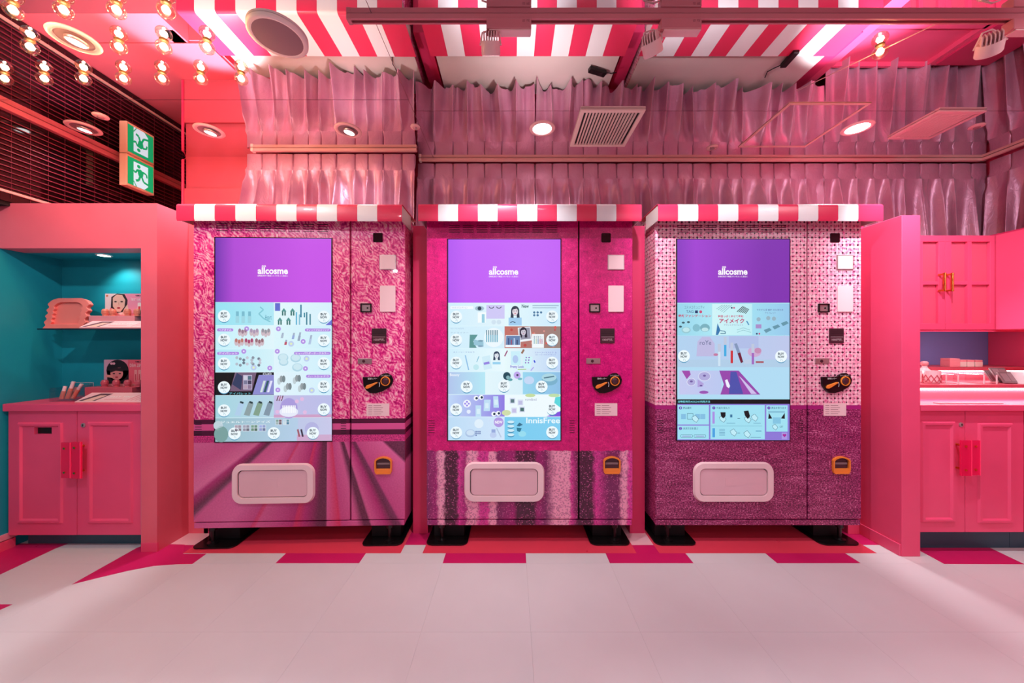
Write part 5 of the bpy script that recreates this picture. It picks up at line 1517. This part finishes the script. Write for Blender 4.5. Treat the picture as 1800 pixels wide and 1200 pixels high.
def art_girl_b(a):
    a.rect(0, 0, 1, 1, C(240, 90, 110), 0); a.hgrad(0, 0, 0.6, 1, C(216, 160, 180), C(236, 120, 140), 1)
    a.disc(0.34, 0.45, 0.28, C(38, 14, 22), 2, 0.45); a.rect(0.08, 0.45, 0.62, 1, C(38, 14, 22), 2)
    a.disc(0.32, 0.58, 0.16, C(232, 130, 130), 3, 0.26); a.poly([(0.14, 0.42), (0.3, 0.3), (0.5, 0.42), (0.48, 0.5), (0.3, 0.46), (0.16, 0.54)], C(50, 18, 26), 4)
    for u in (0.25, 0.40): a.disc(u, 0.58, 0.03, C(50, 20, 26), 4, 0.025)
    a.disc(0.32, 0.73, 0.04, C(190, 30, 50), 4, 0.03); a.poly([(0.03, 0.72), (0.06, 0.62), (0.22, 0.66), (0.22, 0.76)], C(240, 150, 140), 4)
    for u in (0.19, 0.25): a.disc(u, 0.16, 0.035, C(240, 160, 170), 4, 0.05)
    a.text('AMUSE', 0.78, 0.12, 0.99, 0.05, C(60, 10, 26), 3, 0.02); a.text('DEW TINT', 0.65, 0.30, 0.98, 0.17, C(250, 214, 210), 3)
    for u in (0.76, 0.86): a.rr(u, 0.42, u+0.07, 0.95, 0.03, C(246, 150, 150), 3); a.rect(u+0.02, 0.6, u+0.05, 0.9, C(214, 60, 80), 4)
display_stand('pink counter display with a long-haired model, on the glass shelf', FX(137, 1.94), -1.99, 1.945, 2.06, zsh, (185, 516, 253, 553), 2.06, art_girl_a, 'pink_box', (187, 200, 226, 243))
display_stand('red counter display with a dark-bobbed model, on the niche worktop', FX(133, 1.92), -1.99, 1.915, 2.06, ztop_, (183, 632, 253, 674), 2.06, art_girl_b, 'coral_paint', (186, 206, 226, 245))
# lipstick tubes in a clear box
T = thing('acrylic_box', 'clear acrylic box on the niche worktop holding lip tints', 'box', (-2.45, 2.0, ztop_))
bx0, bx1, by0, by1, bz = FX(92, 1.97), FX(135, 1.97), 1.955, 2.05, ztop_+0.0005
b = MB(); th = 0.003
b.box(bx0, bx1, by0, by1, bz, bz+th); b.box(bx0, bx1, by0, by0+th, bz+th, bz+0.06); b.box(bx0, bx1, by1-th, by1, bz+th, bz+0.095)
b.box(bx0, bx0+th, by0+th, by1-th, bz+th, bz+0.075); b.box(bx1-th, bx1, by0+th, by1-th, bz+th, bz+0.085)
b.build('box_walls', 'acrylic', T)
MB().tube([(bx1-0.001, by1-0.001, bz+0.002), (bx1-0.001, by1-0.001, bz+0.095), (bx0+0.001, by1-0.001, bz+0.095)], 0.0012, 5).build('box_edge', 'acrylic_edge', T)
for i, (fx_, ln_, dy) in enumerate(((0.25, 0.07, 0.05), (0.5, 0.095, 0.0), (0.75, 0.08, -0.03), (0.4, 0.06, 0.07))):
    p0 = Vector((bx0+(bx1-bx0)*(0.2+fx_*0.5), by0+0.02+0.012*i, bz+0.012)); p1 = p0 + Vector(((fx_-0.2)*0.06, 0.015, ln_))
    T2 = thing('lip_tint', 'coral lip tint tube standing in the clear acrylic box, %s' % ['shorter one in front', 'tallest one', 'leaning to the display', 'shortest one at the back'][i], 'lip tint', tuple(p0), 'lip tints in the clear box')
    m_ = p0.lerp(p1, 0.6)
    MB().cyl(p0, m_, 0.0095, n=12).build('tube', 'skin_tube', T2); MB().cyl(m_, p1, 0.0080, n=12).build('cap', 'blush_plastic', T2)

# ------------------------------------------------------------------ corner on the right: base cabinet, stepped counter, wall cabinets
DR = 1.86
cab = thing('base_cabinet', 'pink base cabinet with acrylic handles under the lit stepped counter', 'cabinet', (2.6, 2.0, 0))
zb_, zt_ = FZ(935, DR), FZ(721, DR)
rx0 = 2.131; rx1 = 2.70; xm = FX(1696.5, DR)
MB().box(rx0, rx1, DR+0.02, 2.55, zb_, zt_).build('body', 'pink_paint', cab)
MB().box(rx0, rx1, DR+0.055, DR+0.075, 0.001, zb_).build('toe_kick', 'toe_teal', cab)
d1_ = MB().box(rx0+0.002, xm-0.0015, DR, DR+0.019, zb_, zt_-0.003).build('door', 'pink_paint', cab, bevel=0.0015)
raised_frame(FX(1618, DR), FX(1678, DR), FZ(917, DR), FZ(740, DR), DR).build('moulding', 'pink_paint', d1_)
lockp(d1_, FX(1689, DR), FZ(746, DR), DR)
d2_ = MB().box(xm+0.0015, rx1-0.002, DR, DR+0.019, zb_, zt_-0.003).build('door', 'pink_paint', cab, bevel=0.0015)
raised_frame(FX(1718, DR), FX(1779, DR), FZ(919, DR), FZ(743, DR), DR).build('moulding', 'pink_paint', d2_)
acrylic_handle(d1_, [(FX(1690, DR-0.04), FX(1709, DR-0.04))], FZ(835, DR-0.03), FZ(773, DR-0.03), DR)
acrylic_handle(d2_, [(FX(1709.5, DR-0.04), FX(1724, DR-0.04))], FZ(834, DR-0.03), FZ(773, DR-0.03), DR)
cab2 = thing('base_cabinet', 'pink corner base cabinet at the picture edge, beside the lit counter', 'cabinet', (3.0, 2.0, 0))
MB().box(rx1+0.002, XR-0.005, DR+0.004, 2.55, zb_, zt_).build('body', 'pink_paint', cab2)
MB().box(rx1+0.002, XR-0.005, DR+0.055, DR+0.075, 0.001, zb_).build('toe_kick', 'toe_teal', cab2)
MB().box(rx1+0.003, rx1+0.40, DR-0.004, DR+0.004, zb_, zt_-0.003).build('door', 'pink_paint', cab2, bevel=0.0015)
# stepped counter
T = thing('display_counter', 'pink stepped display counter lit by white strip lights', 'counter', (2.7, 1.9, zt_))
DQ = 1.838
zc = FZ(712, DQ)
MB().box(rx0, XR-0.004, DQ, 2.55, zt_+0.0005, zc).build('worktop', 'pink_paint', T, bevel=0.002)
z1_ = FZ(676, 2.0); z1b = FZ(682, 2.0)
MB().box(rx0, XR-0.004, 2.03, 2.55, zc, z1b).build('first_riser', 'pale_pink', T)
MB().box(rx0, XR-0.004, 2.0, 2.55, z1b, z1_).build('first_step', 'coral_paint', T, bevel=0.002)
MB().box(rx0+0.002, XR-0.01, 2.018, 2.0295, z1b-0.014, z1b-0.001).build('strip_light', 'led_strip', T)
z2_ = FZ(645, 2.2); z2b = FZ(651, 2.2)
MB().box(rx0, XR-0.004, 2.24, 2.55, z1_, z2b).build('second_riser', 'pale_pink', T)
MB().box(rx0, XR-0.004, 2.2, 2.55, z2b, z2_).build('second_step', 'coral_paint', T, bevel=0.002)
MB().box(rx0+0.002, XR-0.01, 2.225, 2.2395, z2b-0.010, z2b-0.001).build('strip_light', 'led_strip', T)
MB().box(FX(1650, 1.88), FX(1762, 1.88), 1.875, 1.905, zc+0.0004, zc+0.003).build('inlay', 'coral_paint', T)
sg = lamp('strip_glow', 'AREA', (2.7, 2.012, z1b-0.006), 0.5, (1, 0.95, 0.95), T, size=0.02, aim=(2.7, 1.9, zc))
sg2 = lamp('strip_glow', 'AREA', (2.7, 2.20, z2b-0.004), 0.8, (1, 0.95, 0.95), T, size=0.02, aim=(2.7, 2.1, z1_))
sg2.data.shape = 'RECTANGLE'; sg2.data.size = 1.1; sg2.data.size_y = 0.012
sg.data.shape = 'RECTANGLE'; sg.data.size = 1.1; sg.data.size_y = 0.012
# splashback
tag(MB().box(rx0, XR-0.003, 2.42, 2.45, z2_, 1.20).build('splashback', 'blue_paint'), 'blue grey splashback behind the stepped counter', 'splashback')
# slim strip light added under the wall cabinet to brighten the splashback
T = thing('added_fill_strip', 'added slim white fill strip under the pink wall cabinet, brightening the splashback', 'added fill light', (2.5, 2.12, 1.18))
uzb = FZ(580, 2.05)
MB().box(2.16, 3.18, 2.10, 2.13, uzb-0.006, uzb-0.0005).build('housing', 'cream_plastic', T)
MB().box(2.165, 3.175, 2.104, 2.126, uzb-0.0072, uzb-0.006).build('diffuser', 'lens_soft', T)
MB().box(2.131, 3.20, 2.054, 2.062, uzb-0.009, uzb-0.0003).build('added_lip', 'pink_paint', T)  # lip added to hide the strip from the camera
ul = lamp('strip_glow', 'AREA', (2.67, 2.115, uzb-0.008), 1.15, (1, 0.95, 0.95), T, size=0.02, aim=(2.67, 2.30, 0.95))  # fill for the splashback, cast from the added strip
ul.data.shape = 'RECTANGLE'; ul.data.size = 1.0; ul.data.size_y = 0.02
# wall cabinet with glazed doors
DU = 2.05
uz0, uz1 = FZ(580, DU), FZ(413, DU)
ux0, ux1 = 2.131, FX(1752, DU)
T = thing('wall_cabinet', 'pink wall cabinet with glazed muntin doors and gold handles', 'cabinet', ((ux0+ux1)/2, DU, uz0))
b = MB()
b.box(ux0, ux1, DU+0.02, 2.40, uz0, uz0+0.018); b.box(ux0, ux1, DU+0.02, 2.40, uz1-0.05, uz1-0.03); b.box(ux0, ux0+0.018, DU+0.02, 2.40, uz0+0.018, uz1-0.05)
b.box(ux0, ux1, 2.385, 2.40, uz0+0.018, uz1); b.box(ux1-0.018, ux1, DU+0.02, 2.385, uz0+0.018, uz1)
b.build('carcass', 'pink_paint', T)
MB().box(ux0, ux1, DU+0.02, DU+0.05, uz1-0.03, uz1).build('cornice', 'pink_paint', T)
MB().box(ux0+0.02, ux1-0.02, DU+0.06, 2.38, FZ(497, 2.2)-0.006, FZ(497, 2.2)+0.006).build('inner_shelf', 'pink_paint', T)
def glazed(x0, x1, mull, hx):
    dr = MB()
    st = 0.036
    z0, z1 = uz0+0.002, uz1-0.002
    dr.box(x0, x1, DU, DU+0.02, z1-0.036, z1); dr.box(x0, x1, DU, DU+0.02, z0, z0+0.036)
    dr.box(x0, x0+st, DU, DU+0.02, z0+0.036, z1-0.036); dr.box(x1-st, x1, DU, DU+0.02, z0+0.036, z1-0.036)
    d = dr.build('door', 'pink_paint', T, bevel=0.001)
    MB().box(mull-0.012, mull+0.012, DU+0.001, DU+0.016, z0+0.036, z1-0.036).build('muntin', 'pink_paint', d)
    MB().box(x0+st, x1-st, DU+0.002, DU+0.015, FZ(500, DU), FZ(494, DU)).build('muntin', 'pink_paint', d)
    for za, zb__ in ((z0+0.036, FZ(500, DU)), (FZ(494, DU), z1-0.036)):
        for xa_, xb_ in ((x0+st, mull-0.012), (mull+0.012, x1-st)):
            MB().box(xa_+0.0005, xb_-0.0005, DU+0.015, DU+0.018, za+0.0005, zb__-0.0005).build('glass_pane', 'glass_pane', d)
    h = MB().cyl((hx, DU-0.028, FZ(513, DU)), (hx, DU-0.028, FZ(481, DU)), 0.007, n=12)
    for zz in (FZ(511, DU), FZ(483, DU)):
        h.cyl((hx, DU-0.028, zz), (hx, DU, zz), 0.0055, n=10)
    h.build('handle', 'gold', d, smooth=False)
xmid = FX(1661.5, DU)
glazed(FX(1590, DU) if FX(1590, DU) > ux0 else ux0, xmid-0.001, FX(1619, DU), FX(1664, DU-0.028)-0.012)
glazed(xmid+0.001, ux1-0.002, FX(1705, DU), FX(1674, DU-0.028))
T = thing('wall_cabinet', 'pink side wall cabinet running towards the viewer at the picture edge', 'cabinet', (3.05, 1.8, uz0))
b = MB()
b.box(ux1+0.002, XR-0.06, 1.35, DU+0.33, uz0, uz1)
b.build('body', 'pink_paint', T)
for i in range(3):
    ya = 1.36 + i*0.23
    MB().box(ux1-0.012, ux1+0.002, ya, ya+0.226, uz0+0.003, uz1-0.003).build('door', 'pink_paint', T, bevel=0.0015)
MB().box(ux1+0.02, XR-0.08, 1.37, DU+0.31, uz1, uz1+0.012).build('top_board', 'pink_deep', T)
# goods on the counter
gd = 2.06
def jar(label, px, py0, py1, wpx, d, m1, m2, z):
    x = FX(px, d); r = wpx*d/F/2; h = (py1-py0)*d/F
    T = thing('cosmetic_box', label, 'cosmetic', (x, d, z), 'cosmetics on the lit counter')
    MB().box(x-r, x+r, d-r*0.8, d+r*0.8, z+0.0005, z+h*0.72).build('box_body', m1, T, bevel=0.002)
    MB().box(x-r*0.98, x+r*0.98, d-r*0.78, d+r*0.78, z+h*0.72, z+h).build('box_lid', m2, T, bevel=0.002)
zt2 = z2_
for i, (px, wpx, py0, s_) in enumerate(((1670, 18, 637, 'tallest, on the upper step'), (1688, 11, 639.5, 'beside the tallest on the upper step'), (1700.5, 12, 639.5, 'third along on the upper step'), (1714.5, 13, 640, 'last in the row on the upper step'))):
    jar('pale peach cosmetic carton, ' + s_, px, py0, 652, wpx, 2.225, 'cream_plastic' if i else 'pink_box', 'pink_box', zt2)
# latticed cup and bottle by the partition
T = thing('lattice_cup', 'pale pink latticed cup beside the partition on the counter', 'cup', (FX(1636, gd), gd, z1_))
MB().lathe((FX(1638, gd), gd, z1_+0.0005), [(0.028, 0), (0.034, 0.01), (0.036, 0.055), (0.0365, 0.075), (0.033, 0.075), (0.032, 0.01)], 20, cap0=True).build('cup_body', 'blush_plastic', T)
lt = MB()
for k in range(10):
    for s_ in (-1, 1):
        pts = []
        for q in range(5):
            a_ = 2*PI*k/10 + s_*q*0.16
            r_ = 0.0365
            pts.append((FX(1638, gd)+r_*math.cos(a_), gd+r_*math.sin(a_), z1_+0.008+q*0.011))
        lt.tube(pts, 0.0018, 4)
lo = lt.build('lattice', 'coral_paint', T); lo['kind'] = 'stuff'
T = thing('perfume_bottle', 'small pale pink bottle with a round stopper beside the partition', 'bottle', (FX(1624, 2.11), 2.11, z1_))
bx_ = FX(1625, 2.11)
MB().lathe((bx_, 2.11, z1_+0.0005), [(0.026, 0), (0.028, 0.01), (0.028, 0.07), (0.012, 0.09), (0.012, 0.10)], 16, cap0=True, cap1=True).build('bottle_body', 'blush_plastic', T, smooth=False)
MB().lathe((bx_, 2.11, z1_+0.1), [(0.010, 0), (0.017, 0.006), (0.017, 0.02), (0.010, 0.027), (0.0001, 0.028)], 16).build('stopper', 'pink_box', T, smooth=True)
# clear acrylic uprights and grey palettes
for i, (px, s_) in enumerate(((1656, 'nearest the latticed cup'), (1677, 'second from the latticed cup'), (1722, 'third from the latticed cup'), (1744, 'nearest the grey palettes'))):
    x = FX(px, 2.05)
    T = thing('acrylic_stand', 'clear acrylic upright on the lit counter step, ' + s_, 'acrylic stand', (x, 2.05, z1_), 'clear acrylic uprights')
    MB().box(x-0.006, x+0.006, 2.03, 2.17, z1_+0.0005, z1_+0.052).build('upright', 'acrylic', T)
    MB().box(x-0.003, x+0.003, 2.029, 2.032, z1_+0.0005, z1_+0.052).build('bright_edge', 'acrylic_edge', T)
    MB().box(x-0.02, x+0.02, 2.03, 2.16, z1_+0.0006, z1_+0.003).build('foot', 'acrylic', T)
for i, (px, d_, s_) in enumerate(((1758, 2.12, 'farther one at the back'), (1772, 2.08, 'larger one in the middle'), (1782, 2.04, 'nearest one at the front'))):
    x = FX(px, d_)
    b = MB().box(-0.045, 0.045, -0.008, 0.0, 0.0, [0.075, 0.095, 0.07][i])
    b.xform(Matrix.Translation((x, d_+0.01, z1_+0.001)) @ Matrix.Rotation(-0.5, 4, 'X'))
    T = thing('makeup_palette', 'grey makeup palette leaning on the lit counter, ' + s_, 'palette', (x, d_, z1_), 'grey makeup palettes')
    b.build('palette_case', 'grey_compact', T, bevel=0.0015)
    g = MB()
    for q in range(2):
        g.box(-0.038+q*0.04, -0.002+q*0.04, -0.009, -0.0082, 0.01, [0.065, 0.085, 0.06][i])
    g.xform(Matrix.Translation((x, d_+0.01, z1_+0.001)) @ Matrix.Rotation(-0.5, 4, 'X'))
    g.build('powder_pans', 'mesh_grey', T)
x = FX(1796, 2.03)
T = thing('acrylic_stand', 'clear acrylic sign holder at the counter edge of the picture', 'acrylic stand', (x, 2.03, z1_))
MB().box(x-0.002, x+0.002, 2.02, 2.09, z1_+0.0005, z1_+0.07).build('panel', 'acrylic_edge', T)
MB().box(x-0.02, x+0.02, 2.02, 2.09, z1_+0.0006, z1_+0.003).build('foot', 'acrylic', T)

# ------------------------------------------------------------------ unseen downlights added behind the camera to light the machines, floor and counter
for y in (0.70, -0.55, -2.2):
    for x in (-1.75, 0.25, 2.25):
        aim = None; k = 1.0
        if y > 0: aim = {-1.75: (-1.75, 1.80, 0.85), 0.25: (0.1, 0.95, 0.0), 2.25: (2.5, 1.9, 1.2)}[x]; k = {-1.75: 2.6, 0.25: 1.7, 2.25: 1.5}[x]
        if y < -2: aim = (x*0.9, 1.9, 0.7) if x < 2 else (2.75, 2.4, 1.0); k = 1.5 if x < 2 else 2.6
        downlight('added unseen downlight for fill, %s row behind the viewer, %s' % ({0.70: 'nearest', -0.55: 'middle', -2.2: 'farthest'}[y], {-1.75: 'on the niche side', 0.25: 'in the centre', 2.25: 'on the counter side'}[x]), 0, 0, xy=(x, y), kind='open', power=P_REAR*k, col=COOL, group='added downlights behind the viewer', aim=aim)
